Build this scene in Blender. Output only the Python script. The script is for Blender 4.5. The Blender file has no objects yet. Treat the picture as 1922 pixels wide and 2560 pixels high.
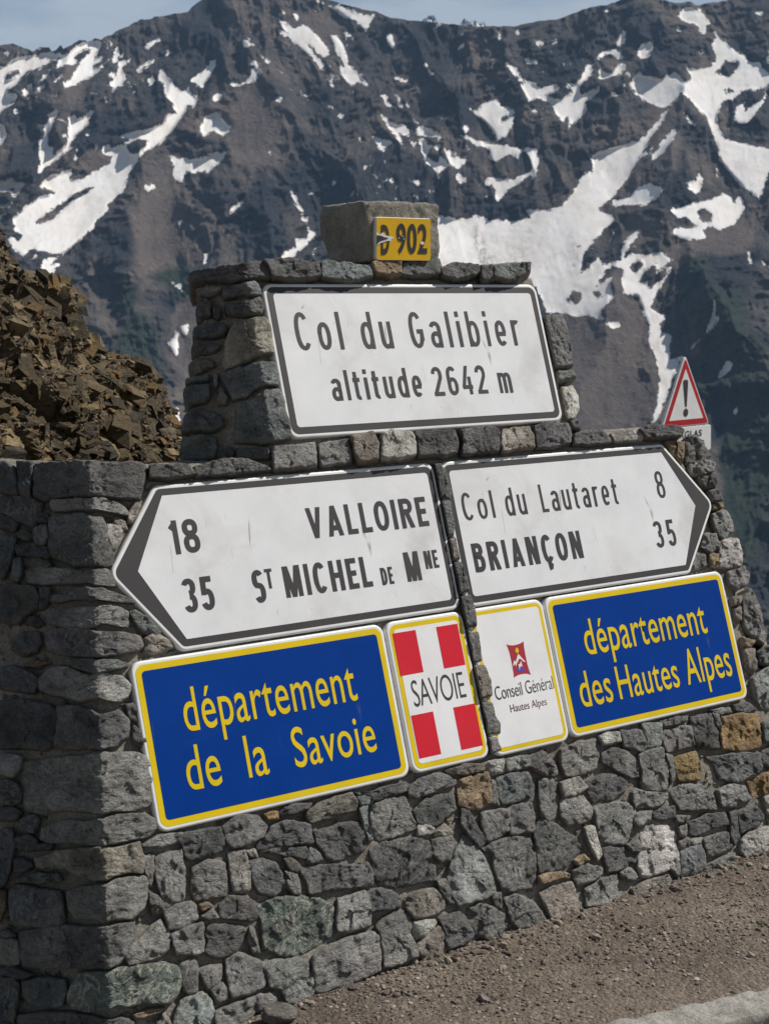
import bpy, math, random
import numpy as np
from mathutils import Matrix, Vector

# ------------------------------------------------------------------ scene, camera, light
SC = bpy.context.scene
COL = SC.collection
HC = 2.0                                   # eye height above the gravel
F, PIT = 3731.44, math.radians(8.4839)     # focal length in photo pixels, downward pitch
cam_d = bpy.data.cameras.new('camera')
cam = bpy.data.objects.new('camera', cam_d)
COL.objects.link(cam)
cam.location = (0, 0, HC)
cam.rotation_euler = (math.pi / 2 - PIT, 0, 0)
cam_d.sensor_fit = 'VERTICAL'
cam_d.sensor_height = 36.0
cam_d.lens = 36.0 * F / 2560.0
cam_d.clip_start, cam_d.clip_end = 0.1, 60000
cam_d.dof.use_dof = True
cam_d.dof.focus_distance = 5.2
cam_d.dof.aperture_fstop = 10.0
SC.camera = cam

SUN_EL, SUN_AZ = math.radians(50), math.radians(103)   # azimuth from the viewer's side towards the right
S = Vector((math.cos(SUN_EL) * math.sin(SUN_AZ), -math.cos(SUN_EL) * math.cos(SUN_AZ), math.sin(SUN_EL)))
sun_d = bpy.data.lights.new('sun', 'SUN')
sun_d.energy = 5.0
sun_d.angle = math.radians(0.53)
sun_d.color = (1.0, 0.962, 0.915)
sun = bpy.data.objects.new('sun', sun_d)
COL.objects.link(sun)
sun.rotation_euler = S.to_track_quat('Z', 'Y').to_euler()
sun.location = (20, 5, 30)

W = bpy.data.worlds.new('World')
SC.world = W
W.use_nodes = True
wt = W.node_tree
wt.nodes.clear()
def N(t, kind, **kw):
    n = t.nodes.new(kind)
    for k, v in kw.items():
        if hasattr(n, k): setattr(n, k, v)
        else: n.inputs[k].default_value = v
    return n
sky = N(wt, 'ShaderNodeTexSky', sky_type='NISHITA', sun_disc=False, sun_elevation=SUN_EL,
        sun_rotation=math.atan2(S.x, S.y), altitude=2642, air_density=1.0, dust_density=0.6, ozone_density=1.0)
tc = N(wt, 'ShaderNodeTexCoord')
mp = N(wt, 'ShaderNodeMapping')
mp.inputs['Scale'].default_value = (3.0, 3.0, 11.0)
mp.inputs['Location'].default_value = (0.35, 0.2, 0.3)
cn = N(wt, 'ShaderNodeTexNoise', Scale=1.6, Detail=7.0, Roughness=0.58)
cr = N(wt, 'ShaderNodeValToRGB')
cr.color_ramp.elements[0].position = 0.30
cr.color_ramp.elements[1].position = 0.62
mixc = N(wt, 'ShaderNodeMix', data_type='RGBA')
mixc.inputs['B'].default_value = (8.6, 9.2, 9.5, 1)
cmul = N(wt, 'ShaderNodeMath', operation='MULTIPLY')
cmul.inputs[1].default_value = 0.95
bg = N(wt, 'ShaderNodeBackground', Strength=0.05)
wo = N(wt, 'ShaderNodeOutputWorld')
L = wt.links.new
L(tc.outputs['Generated'], mp.inputs['Vector']); L(mp.outputs['Vector'], cn.inputs['Vector'])
sepz = N(wt, 'ShaderNodeSeparateXYZ'); low = N(wt, 'ShaderNodeMapRange')
low.inputs['From Min'].default_value, low.inputs['From Max'].default_value = 0.25, 0.6
low.inputs['To Min'].default_value, low.inputs['To Max'].default_value = 1.0, 0.15
lom = N(wt, 'ShaderNodeMath', operation='MULTIPLY')
L(tc.outputs['Generated'], sepz.inputs[0]); L(sepz.outputs['Z'], low.inputs['Value'])
L(cn.outputs['Fac'], cr.inputs['Fac']); L(cr.outputs['Color'], lom.inputs[0]); L(low.outputs[0], lom.inputs[1]); L(lom.outputs[0], cmul.inputs[0])
L(cmul.outputs[0], mixc.inputs['Factor']); L(sky.outputs['Color'], mixc.inputs['A'])
L(mixc.outputs['Result'], bg.inputs['Color']); L(bg.outputs['Background'], wo.inputs['Surface'])

SC.view_settings.view_transform = 'Standard'
SC.view_settings.look = 'None'
SC.view_settings.exposure = 0.16
SC.view_settings.gamma = 1.0

# ------------------------------------------------------------------ helpers
def tag(o, label=None, cat=None, group=None, kind=None):
    for k, v in (('label', label), ('category', cat), ('group', group), ('kind', kind)):
        if v: o[k] = v
    return o

def link(name, me, mat=None, parent=None):
    o = bpy.data.objects.new(name, me)
    COL.objects.link(o)
    if mat is not None: me.materials.append(mat)
    if parent is not None: o.parent = parent
    return o

def empty(name, M=None):
    o = bpy.data.objects.new(name, None)
    o.empty_display_size = 0.2
    COL.objects.link(o)
    if M is not None: o.matrix_world = M
    return o

def npmesh(name, V, faces, attrs=None, smooth=True):
    """faces: list of int arrays (M,3) or (M,4); attrs: name -> (kind, array)"""
    me = bpy.data.meshes.new(name)
    V = np.asarray(V, np.float32)
    me.vertices.add(len(V))
    me.vertices.foreach_set('co', V.ravel())
    fl = [np.asarray(f, np.int32) for f in faces if len(f)]
    li = np.concatenate([f.ravel() for f in fl])
    tot = np.concatenate([np.full(len(f), f.shape[1], np.int32) for f in fl])
    st = np.concatenate([[0], np.cumsum(tot)[:-1]]).astype(np.int32)
    me.loops.add(len(li))
    me.loops.foreach_set('vertex_index', li)
    me.polygons.add(len(tot))
    me.polygons.foreach_set('loop_start', st)
    me.polygons.foreach_set('loop_total', tot)
    me.update(calc_edges=True)
    me.validate()
    me.polygons.foreach_set('use_smooth', np.full(len(me.polygons), smooth))
    for k, (kind, arr) in (attrs or {}).items():
        a = me.attributes.new(k, kind, 'POINT')
        fld = {'FLOAT': 'value', 'FLOAT_VECTOR': 'vector', 'FLOAT_COLOR': 'color'}[kind]
        a.data.foreach_set(fld, np.asarray(arr, np.float32).ravel())
    return me

def gridquads(r, c, off=0, flip=False):
    i = np.arange(r * c).reshape(r, c) + off
    q = np.stack([i[:-1, :-1], i[:-1, 1:], i[1:, 1:], i[1:, :-1]], -1).reshape(-1, 4)
    return q[:, ::-1] if flip else q

def _h(ix, iy, iz, s):
    n = (ix.astype(np.int64) * 374761393 + iy.astype(np.int64) * 668265263 + iz.astype(np.int64) * 2147483647 + s * 974634777) & 0xFFFFFFFF
    n = ((n ^ (n >> 13)) * 1274126177) & 0xFFFFFFFF
    n = ((n ^ (n >> 16)) * 2246822519) & 0xFFFFFFFF
    return ((n ^ (n >> 15)) & 0xFFFFFF) / float(0xFFFFFF)

def vn(x, y, z=None, s=0):
    x = np.asarray(x, float); y = np.asarray(y, float)
    z = np.zeros_like(x) if z is None else np.asarray(z, float)
    x0, y0, z0 = np.floor(x), np.floor(y), np.floor(z)
    fx, fy, fz = x - x0, y - y0, z - z0
    fx, fy, fz = [t * t * t * (t * (t * 6 - 15) + 10) for t in (fx, fy, fz)]
    r = 0
    for a in (0, 1):
        for b in (0, 1):
            for c in (0, 1):
                w = (fx if a else 1 - fx) * (fy if b else 1 - fy) * (fz if c else 1 - fz)
                r = r + w * _h(x0 + a, y0 + b, z0 + c, s)
    return r * 2 - 1

def fbm(x, y, z=None, o=4, s=0, g=0.5, ridge=False):
    r, a, t = 0, 1.0, 0
    for k in range(o):
        f = 2.03 ** k
        v = vn(x * f + k * 7.3, y * f + k * 3.1, None if z is None else z * f + k * 5.7, s + k)
        r = r + a * ((1 - 2 * np.abs(v)) if ridge else v)
        t += a; a *= g
    return r / t

def cells(X, Y, Z, s):
    ix, iy, iz = np.floor(X), np.floor(Y), np.floor(Z)
    best = np.full(X.shape, 1e9); sec = np.full(X.shape, 1e9); val = np.zeros(X.shape)
    for a in (-1, 0, 1):
        for b_ in (-1, 0, 1):
            for c_ in (-1, 0, 1):
                cx, cy, cz = ix + a, iy + b_, iz + c_
                dx = cx + _h(cx, cy, cz, s) - X; dy = cy + _h(cx, cy, cz, s + 1) - Y; dz = cz + _h(cx, cy, cz, s + 2) - Z
                d2 = dx * dx + dy * dy + dz * dz
                v = _h(cx, cy, cz, s + 3) + 0.5 * ((_h(cx, cy, cz, s + 4) - 0.5) * dx + (_h(cx, cy, cz, s + 5) - 0.5) * dz)
                nb_ = d2 < best
                sec = np.where(nb_, best, np.minimum(sec, d2)); val = np.where(nb_, v, val); best = np.where(nb_, d2, best)
    return val - 0.5, np.clip((np.sqrt(sec) - np.sqrt(best)) / 0.12, 0, 1)

# ------------------------------------------------------------------ the sign wall's plane, fitted to the photograph
YAW, LEAN = math.radians(35.158), math.radians(18.991)
UV = np.array([math.cos(YAW), math.sin(YAW), 0.0])
NH = np.array([math.sin(YAW), -math.cos(YAW), 0.0])
VV = np.array([0, 0, math.cos(LEAN)]) - NH * math.sin(LEAN)
NN = np.cross(UV, VV)
CAM = np.array([0, 0, HC])
O = np.array([0, 5.0, HC])

def ray(x, y):
    X = (np.asarray(x, float) - 961) / F
    Y = -(np.asarray(y, float) - 1280) / F
    return np.stack([X, math.cos(PIT) + Y * math.sin(PIT), -math.sin(PIT) + Y * math.cos(PIT)], -1)

def onplane(x, y, p, n):
    d = ray(x, y)
    t = ((np.asarray(p) - CAM) @ n) / (d @ n)
    return CAM + d * t[..., None]

def uv(x, y, h=0.0):
    q = onplane(x, y, O + h * NN, NN) - O
    return q @ UV, q @ VV

ZOOM = {'A': (0, 1100, 3.322), 'B': (0, 1600, 3.322), 'C': (0, 2060, 3.322), 'D': (450, 2060, 3.322), 'E': (450, 1800, 3.322),
        'F': (900, 1800, 3.322), 'G': (1400, 1700, 3.182), 'H': (1500, 1080, 3.161), 'P': (440, 640, 3.322), 'Q': (780, 490, 2.966),
        'R': (700, 1050, 2.768), 'T': (1250, 760, 2.768), 'V': (1050, 1150, 2.765), 'W': (880, 2160, 2.768), 'S': (0, 0, 1.0),
        '3': (400, 450, 1.51), '5': (250, 1100, 1.661), '6': (1050, 1050, 1.905), '8': (1200, 1560, 6.92), 'X': (1400, 2150, 3.182),
        'a': (0, 50, 3.46), 'b': (0, 400, 3.46), 'c': (420, 0, 3.46), 'd': (420, 380, 3.46), 'e': (880, 0, 3.46), 'f': (880, 300, 3.46),
        'g': (1300, 0, 2.67), 'h': (1300, 450, 2.67), 'i': (0, 550, 2.768)}

def zp(zn, pts):
    x0, y0, s = ZOOM[zn]
    p = np.asarray(pts, float)
    return np.stack([x0 + p[..., 0] / s, y0 + p[..., 1] / s], -1)

def parse(block):
    out = []
    for ln in block.strip().splitlines():
        w = ln.split()
        if len(w) < 4: continue
        out.append((w[0], w[1], zp(w[0], [[float(a) for a in t.split(',')] for t in w[2:]])))
    return out

# ------------------------------------------------------------------ materials
def mat(name):
    m = bpy.data.materials.new(name)
    m.use_nodes = True
    t = m.node_tree
    t.nodes.clear()
    b = t.nodes.new('ShaderNodeBsdfPrincipled')
    o = t.nodes.new('ShaderNodeOutputMaterial')
    t.links.new(b.outputs['BSDF'], o.inputs['Surface'])
    return m, t, b

def ramp(t, src, stops):
    r = t.nodes.new('ShaderNodeValToRGB')
    e = r.color_ramp.elements
    while len(e) < len(stops): e.new(0.5)
    for k, (p, c) in enumerate(stops):
        e[k].position = p
        e[k].color = tuple(c) + (1,) if len(c) == 3 else c
    t.links.new(src, r.inputs['Fac'])
    return r.outputs['Color']

def G(v): return (v, v, v)

def noise(t, vec, scale, detail=4, rough=0.55, dist=0.0, mapping=None):
    if mapping:
        m = t.nodes.new('ShaderNodeMapping')
        m.inputs['Scale'].default_value = mapping
        t.links.new(vec, m.inputs['Vector'])
        vec = m.outputs['Vector']
    n = N(t, 'ShaderNodeTexNoise', Scale=scale, Detail=detail, Roughness=rough, Distortion=dist)
    t.links.new(vec, n.inputs['Vector'])
    return n.outputs['Fac']

def mix(t, fac, a, b, mode='MIX'):
    m = t.nodes.new('ShaderNodeMix')
    m.data_type = 'RGBA'; m.blend_type = mode
    for src, nm in ((fac, 'Factor'), (a, 'A'), (b, 'B')):
        if hasattr(src, 'links'): t.links.new(src, m.inputs[nm])
        elif isinstance(src, (int, float)): m.inputs[nm].default_value = src
        else: m.inputs[nm].default_value = tuple(src) + (1,) if len(src) == 3 else src
    return m.outputs['Result']

def math_(t, op, a, b=None):
    m = t.nodes.new('ShaderNodeMath'); m.operation = op
    for i, s in enumerate((a, b)):
        if s is None: continue
        if hasattr(s, 'links'): t.links.new(s, m.inputs[i])
        else: m.inputs[i].default_value = s
    return m.outputs[0]

def attr(t, nm, out='Color'):
    a = t.nodes.new('ShaderNodeAttribute'); a.attribute_name = nm
    return a.outputs[out]

def bump(t, b, h, strength=0.4, dist=0.01):
    n = t.nodes.new('ShaderNodeBump')
    n.inputs['Strength'].default_value = strength
    n.inputs['Distance'].default_value = dist
    t.links.new(h, n.inputs['Height'])
    t.links.new(n.outputs['Normal'], b.inputs['Normal'])

def objco(t):
    return t.nodes.new('ShaderNodeTexCoord').outputs['Object']

def stone_material():
    m, t, b = mat('schist stone')
    loc = attr(t, 'loc', 'Vector'); tone = attr(t, 'tone'); al = attr(t, 'tone', 'Alpha')
    c = mix(t, 1.0, tone, ramp(t, noise(t, loc, 9, 5, 0.6), [(0.30, G(0.50)), (0.5, G(1.0)), (0.70, G(1.65))]), 'MULTIPLY')
    c = mix(t, 0.75, c, ramp(t, noise(t, loc, 16, 6, 0.7, 0.9, (1, 2.6, 2.6)), [(0.3, G(0.76)), (0.52, G(1.0)), (0.72, G(1.28))]), 'MULTIPLY')
    c = mix(t, 0.8, c, ramp(t, noise(t, loc, 170, 3, 0.7), [(0.3, G(0.55)), (0.5, G(1.0)), (0.7, G(1.55))]), 'MULTIPLY')
    # pale mineral flecks and chipped crusts
    fl = ramp(t, noise(t, loc, 26, 6, 0.72, 0.9), [(0.60, G(0)), (0.70, G(1))])
    c = mix(t, math_(t, 'MULTIPLY', fl, 0.42), c, (0.34, 0.33, 0.30))
    # rusty and lichen staining
    st = ramp(t, noise(t, loc, 7, 4, 0.6, 0.4), [(0.60, G(0)), (0.74, G(1))])
    c = mix(t, math_(t, 'MULTIPLY', st, 0.38), c, (0.22, 0.165, 0.10))
    # mortar smeared and dust caught along the rims
    rim = math_(t, 'MULTIPLY', attr(t, 'rim', 'Fac'), ramp(t, noise(t, loc, 38, 5, 0.7), [(0.40, G(0)), (0.56, G(1))]))
    c = mix(t, math_(t, 'MULTIPLY', rim, 0.75), c, (0.26, 0.232, 0.19))
    # quartz veins on the veined stones
    v = noise(t, loc, 13, 4, 0.55, 1.4)
    v = math_(t, 'ABSOLUTE', math_(t, 'SUBTRACT', v, 0.5))
    vr = ramp(t, v, [(0.0, G(1)), (0.012, G(0.9)), (0.032, G(0))])
    c = mix(t, math_(t, 'MULTIPLY', vr, math_(t, 'SUBTRACT', al, 0.0)), c, (0.46, 0.45, 0.37))
    t.links.new(c, b.inputs['Base Color'])
    b.inputs['Roughness'].default_value = 0.82
    b.inputs['Specular IOR Level'].default_value = 0.35
    h = math_(t, 'ADD', math_(t, 'MULTIPLY', noise(t, loc, 75, 6, 0.68), 0.9),
              math_(t, 'MULTIPLY', noise(t, loc, 34, 6, 0.7, 0.8, (1, 2.8, 2.8)), 1.0))
    bump(t, b, h, 1.0, 0.018)
    return m

def mortar_material():
    m, t, b = mat('lime mortar')
    co = objco(t)
    c = ramp(t, noise(t, co, 6, 6, 0.6), [(0.25, (0.13, 0.118, 0.10)), (0.5, (0.225, 0.203, 0.168)), (0.75, (0.32, 0.288, 0.24))])
    c = mix(t, 0.8, c, ramp(t, noise(t, co, 150, 3, 0.7), [(0.3, G(0.5)), (0.5, G(1.0)), (0.72, G(1.5))]), 'MULTIPLY')
    t.links.new(c, b.inputs['Base Color'])
    b.inputs['Roughness'].default_value = 0.95
    b.inputs['Specular IOR Level'].default_value = 0.2
    bump(t, b, noise(t, co, 90, 6, 0.7), 0.8, 0.01)
    return m

def concrete_material():
    m, t, b = mat('weathered concrete')
    co = objco(t)
    c = ramp(t, noise(t, co, 7, 6, 0.65), [(0.25, (0.13, 0.125, 0.105)), (0.5, (0.225, 0.21, 0.175)), (0.78, (0.31, 0.29, 0.245))])
    c = mix(t, 0.7, c, ramp(t, noise(t, co, 120, 4, 0.7), [(0.3, G(0.55)), (0.5, G(1.0)), (0.72, G(1.4))]), 'MULTIPLY')
    vo = N(t, 'ShaderNodeTexVoronoi', Scale=38.0); t.links.new(co, vo.inputs['Vector'])
    pit = ramp(t, vo.outputs['Distance'], [(0.06, G(0.35)), (0.16, G(1))])
    c = mix(t, 0.6, c, pit, 'MULTIPLY')
    t.links.new(c, b.inputs['Base Color'])
    b.inputs['Roughness'].default_value = 0.93
    b.inputs['Specular IOR Level'].default_value = 0.2
    h = math_(t, 'ADD', noise(t, co, 60, 6, 0.7), math_(t, 'MULTIPLY', pit, 0.6))
    bump(t, b, h, 0.7, 0.008)
    return m

def paint(name, col, dirt=0.35, rough=0.42, scratch=0.0, spec=0.4):
    m, t, b = mat(name)
    co = objco(t)
    c = mix(t, 1.0, col, ramp(t, noise(t, co, 5, 5, 0.6), [(0.3, G(0.9)), (0.5, G(1)), (0.7, G(1.06))]), 'MULTIPLY')
    d = ramp(t, noise(t, co, 3.2, 7, 0.68, 0.6), [(0.52, G(0)), (0.78, G(1))])
    c = mix(t, math_(t, 'MULTIPLY', d, dirt), c, (0.30, 0.28, 0.23))
    if scratch:
        s1 = ramp(t, noise(t, co, 16, 8, 0.8, 0.2, (2.0, 0.9, 1)), [(0.625, G(0)), (0.66, G(1))])
        s2 = ramp(t, noise(t, co, 2.4, 2, 0.5), [(0.48, G(0)), (0.60, G(1))])
        c = mix(t, math_(t, 'MULTIPLY', math_(t, 'MULTIPLY', s1, s2), scratch), c, (0.16, 0.15, 0.13))
        vo = N(t, 'ShaderNodeTexNoise', Scale=9.0, Detail=1.0, Roughness=0.3, Distortion=0.3)
        mpn = N(t, 'ShaderNodeMapping'); mpn.inputs['Rotation'].default_value = (0, 0, 0.9); mpn.inputs['Scale'].default_value = (1, 0.09, 1)
        t.links.new(co, mpn.inputs['Vector']); t.links.new(mpn.outputs['Vector'], vo.inputs['Vector'])
        ln = math_(t, 'ABSOLUTE', math_(t, 'SUBTRACT', vo.outputs['Fac'], 0.5))
        lr = ramp(t, ln, [(0.0, G(1)), (0.0035, G(0))])
        s3 = ramp(t, noise(t, co, 6, 3, 0.5), [(0.58, G(0)), (0.64, G(1))])
        c = mix(t, math_(t, 'MULTIPLY', math_(t, 'MULTIPLY', lr, s3), scratch), c, (0.2, 0.19, 0.17))
    t.links.new(c, b.inputs['Base Color'])
    b.inputs['Roughness'].default_value = rough
    b.inputs['Specular IOR Level'].default_value = spec
    bump(t, b, noise(t, co, 4, 2, 0.4), 0.05, 0.02)
    return m

M_STONE = stone_material()
M_MORTAR = mortar_material()
M_CONC = concrete_material()
M_WHITE = paint('white enamel rim', (0.74, 0.735, 0.71), 0.25)
M_FACE = paint('scratched white sign face', (0.70, 0.70, 0.695), 0.40, 0.42, 0.9)
M_FACE2 = paint('clean white sign face', (0.74, 0.735, 0.72), 0.10)
M_BLACK = paint('dark grey sign film', (0.043, 0.039, 0.037), 0.05, 0.45)
M_YEL = paint('yellow sign film', (0.68, 0.49, 0.004), 0.06, 0.45, 0, 0.2)
M_YEL2 = paint('golden yellow enamel', (0.72, 0.42, 0.006), 0.16, 0.4)
M_BLUE = paint('deep blue sign film', (0.0, 0.036, 0.225), 0.02, 0.5, 0.2, 0.08)
M_RED = paint('red sign film', (0.58, 0.008, 0.022), 0.04, 0.4)
M_CRIM = paint('crimson emblem film', (0.36, 0.025, 0.035), 0.0)
M_PURP = paint('violet emblem film', (0.11, 0.06, 0.35), 0.0)
M_BROWN = paint('maroon lettering film', (0.10, 0.035, 0.03), 0.0)
M_REDF = paint('faded red reflective film', (0.42, 0.012, 0.02), 0.15)
M_REFL = paint('grey reflective film', (0.70, 0.70, 0.68), 0.2, 0.5)
M_STEEL = paint('galvanised steel', (0.33, 0.34, 0.34), 0.3, 0.45)
# ------------------------------------------------------------------ stones: an outline on a wall face grown into a rough block
TONE = {'k': (0.146, 0.145, 0.140), 'g': (0.262, 0.256, 0.236), 'l': (0.46, 0.44, 0.39), 'n': (0.20, 0.216, 0.206),
        'nl': (0.34, 0.36, 0.33), 'nv': (0.14, 0.165, 0.145), 'b': (0.33, 0.295, 0.245), 't': (0.33, 0.245, 0.15), 'o': (0.35, 0.235, 0.105)}

class Face:
    """two ruled faces meeting along a leaning corner line; s < 0 is the side face, s > 0 the sign face"""
    def __init__(self, c0, c1, g):
        self.c0, self.c1 = np.array(c0), np.array(c1)
        self.dl = np.array([-math.cos(g), math.sin(g), 0])
        cd = (self.c0 - self.c1)
        self.nf = NN
        nl = np.cross(cd, self.dl); nl /= np.linalg.norm(nl)
        if nl[1] > 0: nl = -nl
        self.nl = nl
        cd = cd / np.linalg.norm(cd)
        self.M = np.linalg.solve(np.array([self.nf, self.nl, cd]), np.array([1.0, 1.0, 0.0]))
    def C(self, z):
        t = (z - self.c0[2]) / (self.c1[2] - self.c0[2])
        return self.c0 + np.asarray(t)[..., None] * (self.c1 - self.c0)
    def P(self, s, z, h):
        s = np.asarray(s, float); z = np.asarray(z, float)
        C = self.C(z)
        d = np.where(s[..., None] >= 0, s[..., None] * UV, -s[..., None] * self.dl)
        return C + d + self.M * np.asarray(h)[..., None]
    def sz(self, px):
        px = np.asarray(px, float)
        Pf = onplane(px[:, 0], px[:, 1], self.c0, self.nf)
        Pl = onplane(px[:, 0], px[:, 1], self.c0, self.nl)
        sf = ((Pf - self.C(Pf[:, 2])) @ UV)
        sl = -((Pl - self.C(Pl[:, 2])) @ self.dl)
        use = sf >= 0
        return np.stack([np.where(use, sf, np.minimum(sl, 0)), np.where(use, Pf[:, 2], Pl[:, 2])], -1)

Pw = lambda x, y, h=-0.012: onplane(x, y, O + h * NN, NN)
LOW = Face(Pw(226, 1150), Pw(274, 2400), math.radians(22))
PIL = Face(Pw(617.6, 715), Pw(680.8, 1106.6), math.radians(22))

class Stones:
    def __init__(self, seed=1):
        self.V, self.Q, self.T, self.tone, self.loc, self.rim, self.n = [], [], [], [], [], [], 0
        self.rng = np.random.default_rng(seed)
        self.polys = []
    def add(self, face, poly, tone, H=0.02, back=0.07, grow=0.0085, facet=1.0, step=0.0058, rough=1.0, fol=None, vein=0.0):
        rg = self.rng
        poly = np.asarray(poly, float)
        self.polys.append(poly)
        # order counter-clockwise, soften and resample the outline
        a = 0.5 * np.sum(poly[:, 0] * np.roll(poly[:, 1], -1) - np.roll(poly[:, 0], -1) * poly[:, 1])
        if a < 0: poly = poly[::-1]
        nx = np.roll(poly, -1, 0)
        poly = np.stack([poly * 0.95 + nx * 0.05, poly * 0.05 + nx * 0.95], 1).reshape(-1, 2)
        seg = np.roll(poly, -1, 0) - poly
        ln = np.hypot(*seg.T)
        per = ln.sum()
        n = int(np.clip(per / step, 20, 240))
        cum = np.concatenate([[0], np.cumsum(ln)])
        tt = np.arange(n) / n * per
        k = np.clip(np.searchsorted(cum, tt, 'right') - 1, 0, len(poly) - 1)
        q = poly[k] + seg[k] * ((tt - cum[k]) / np.maximum(ln[k], 1e-9))[:, None]
        c = q.mean(0)
        off = rg.uniform(0, 90, 3)
        rad = np.hypot(*(q - c).T)
        dirn = (q - c) / np.maximum(rad, 1e-6)[:, None]
        jit = 0.006 * fbm(q[:, 0] * 28 + off[0], q[:, 1] * 28 + off[1], o=4, s=3, g=0.6) * rough
        q = q + dirn * (grow + jit)[:, None]
        R = np.median(rad)
        m = int(np.clip(R / step, 5, 24))
        f = np.concatenate([[0.0, 0.012, 0.035, 0.075], np.linspace(0.13, 0.94, m)])
        P2 = c + (q - c)[None] * (1 - f)[:, None, None]
        P2 = np.concatenate([P2.reshape(-1, 2), c[None]])
        d = np.concatenate([(f[:, None] * np.hypot(*(q - c).T)[None]).ravel(), [R]])
        th = (rg.uniform(-0.5, 0.5) if fol is None else fol)
        x, y = P2[:, 0] - c[0], P2[:, 1] - c[1]
        lx = x * math.cos(th) + y * math.sin(th); ly = -x * math.sin(th) + y * math.cos(th)
        Hh = H * rg.uniform(0.75, 1.25)
        top = np.full(len(x), Hh)
        for _ in range(6):                                    # chipped facets: the lowest of several tilted planes
            an = rg.uniform(0, 2 * math.pi); sl = rg.uniform(0.04, 0.26) * facet
            px_, py_ = rg.uniform(-0.55, 0.55, 2) * R
            top = np.minimum(top, Hh + sl * ((x - px_) * math.cos(an) + (y - py_) * math.sin(an)) + 0.012 * rg.uniform(0.2, 1.2))
        top = np.maximum(top, Hh - 0.022)
        edge = 1 - np.exp(-(d / 0.0030) ** 1.5)
        nz = 0.0060 * fbm(lx * 17 + off[0], ly * 22 + off[1], o=5, s=11, g=0.64) \
            + 0.0026 * fbm(lx * 14 + off[1], ly * 50 + off[2], o=3, s=21, g=0.6) \
            + 0.0032 * fbm(lx * 45 + off[2], ly * 60, o=4, s=31, g=0.66, ridge=True)
        c1, ce = cells(lx * 26 + off[0], ly * 30 + off[1], np.full(len(lx), 0.5), 201)
        c2, ce2 = cells(lx * 70 + off[1], ly * 78 + off[2], np.full(len(lx), 0.5), 211)
        nz = nz * 0.85 + 0.0095 * c1 * facet ** 0.3 + 0.0036 * c2
        h = -0.026 + (top + 0.026) * edge + nz * rough * (0.4 + 0.6 * edge)
        sz = P2
        V = face.P(sz[:, 0], sz[:, 1], h)
        nr = len(f)
        base = self.n
        idx = np.arange(nr * n).reshape(nr, n) + base
        nxt = np.roll(idx, -1, 1)
        Q = np.stack([idx[:-1], nxt[:-1], nxt[1:], idx[1:]], -1).reshape(-1, 4)
        cen = base + nr * n
        T = np.stack([idx[-1], nxt[-1], np.full(n, cen)], -1)
        B = face.P(q[:, 0], q[:, 1], np.full(n, -back))       # side walls down into the mortar
        bi = np.arange(n) + cen + 1
        Qb = np.stack([bi, np.roll(bi, -1), nxt[0], idx[0]], -1)
        self.V += [V, B]
        self.Q += [Q, Qb]; self.T.append(T)
        self.n += len(V) + n
        col = np.array(TONE[tone]) * rg.uniform(0.84, 1.18) * (1 + rg.uniform(-0.022, 0.022, 3))
        if poly[:, 0].max() < -0.02: col = col * np.array([0.66, 0.70, 0.74])      # shade of the side face put into the stone colour, darker and bluer
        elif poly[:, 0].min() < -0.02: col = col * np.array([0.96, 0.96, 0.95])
        nv = len(V) + n
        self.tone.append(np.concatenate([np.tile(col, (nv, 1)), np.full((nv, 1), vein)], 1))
        l3 = np.stack([lx, ly, h], -1) + off
        lb = np.stack([lx[:n], ly[:n], np.full(n, -back)], -1) + off
        self.loc += [l3, lb]
        self.rim += [np.exp(-d / 0.011), np.ones(n)]
    def build(self, name, parent):
        me = npmesh(name, np.concatenate(self.V), [np.concatenate(self.Q), np.concatenate(self.T)],
                    {'tone': ('FLOAT_COLOR', np.concatenate(self.tone)), 'loc': ('FLOAT_VECTOR', np.concatenate(self.loc)), 'rim': ('FLOAT', np.concatenate(self.rim))})
        return link(name, me, M_STONE, parent)

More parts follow.
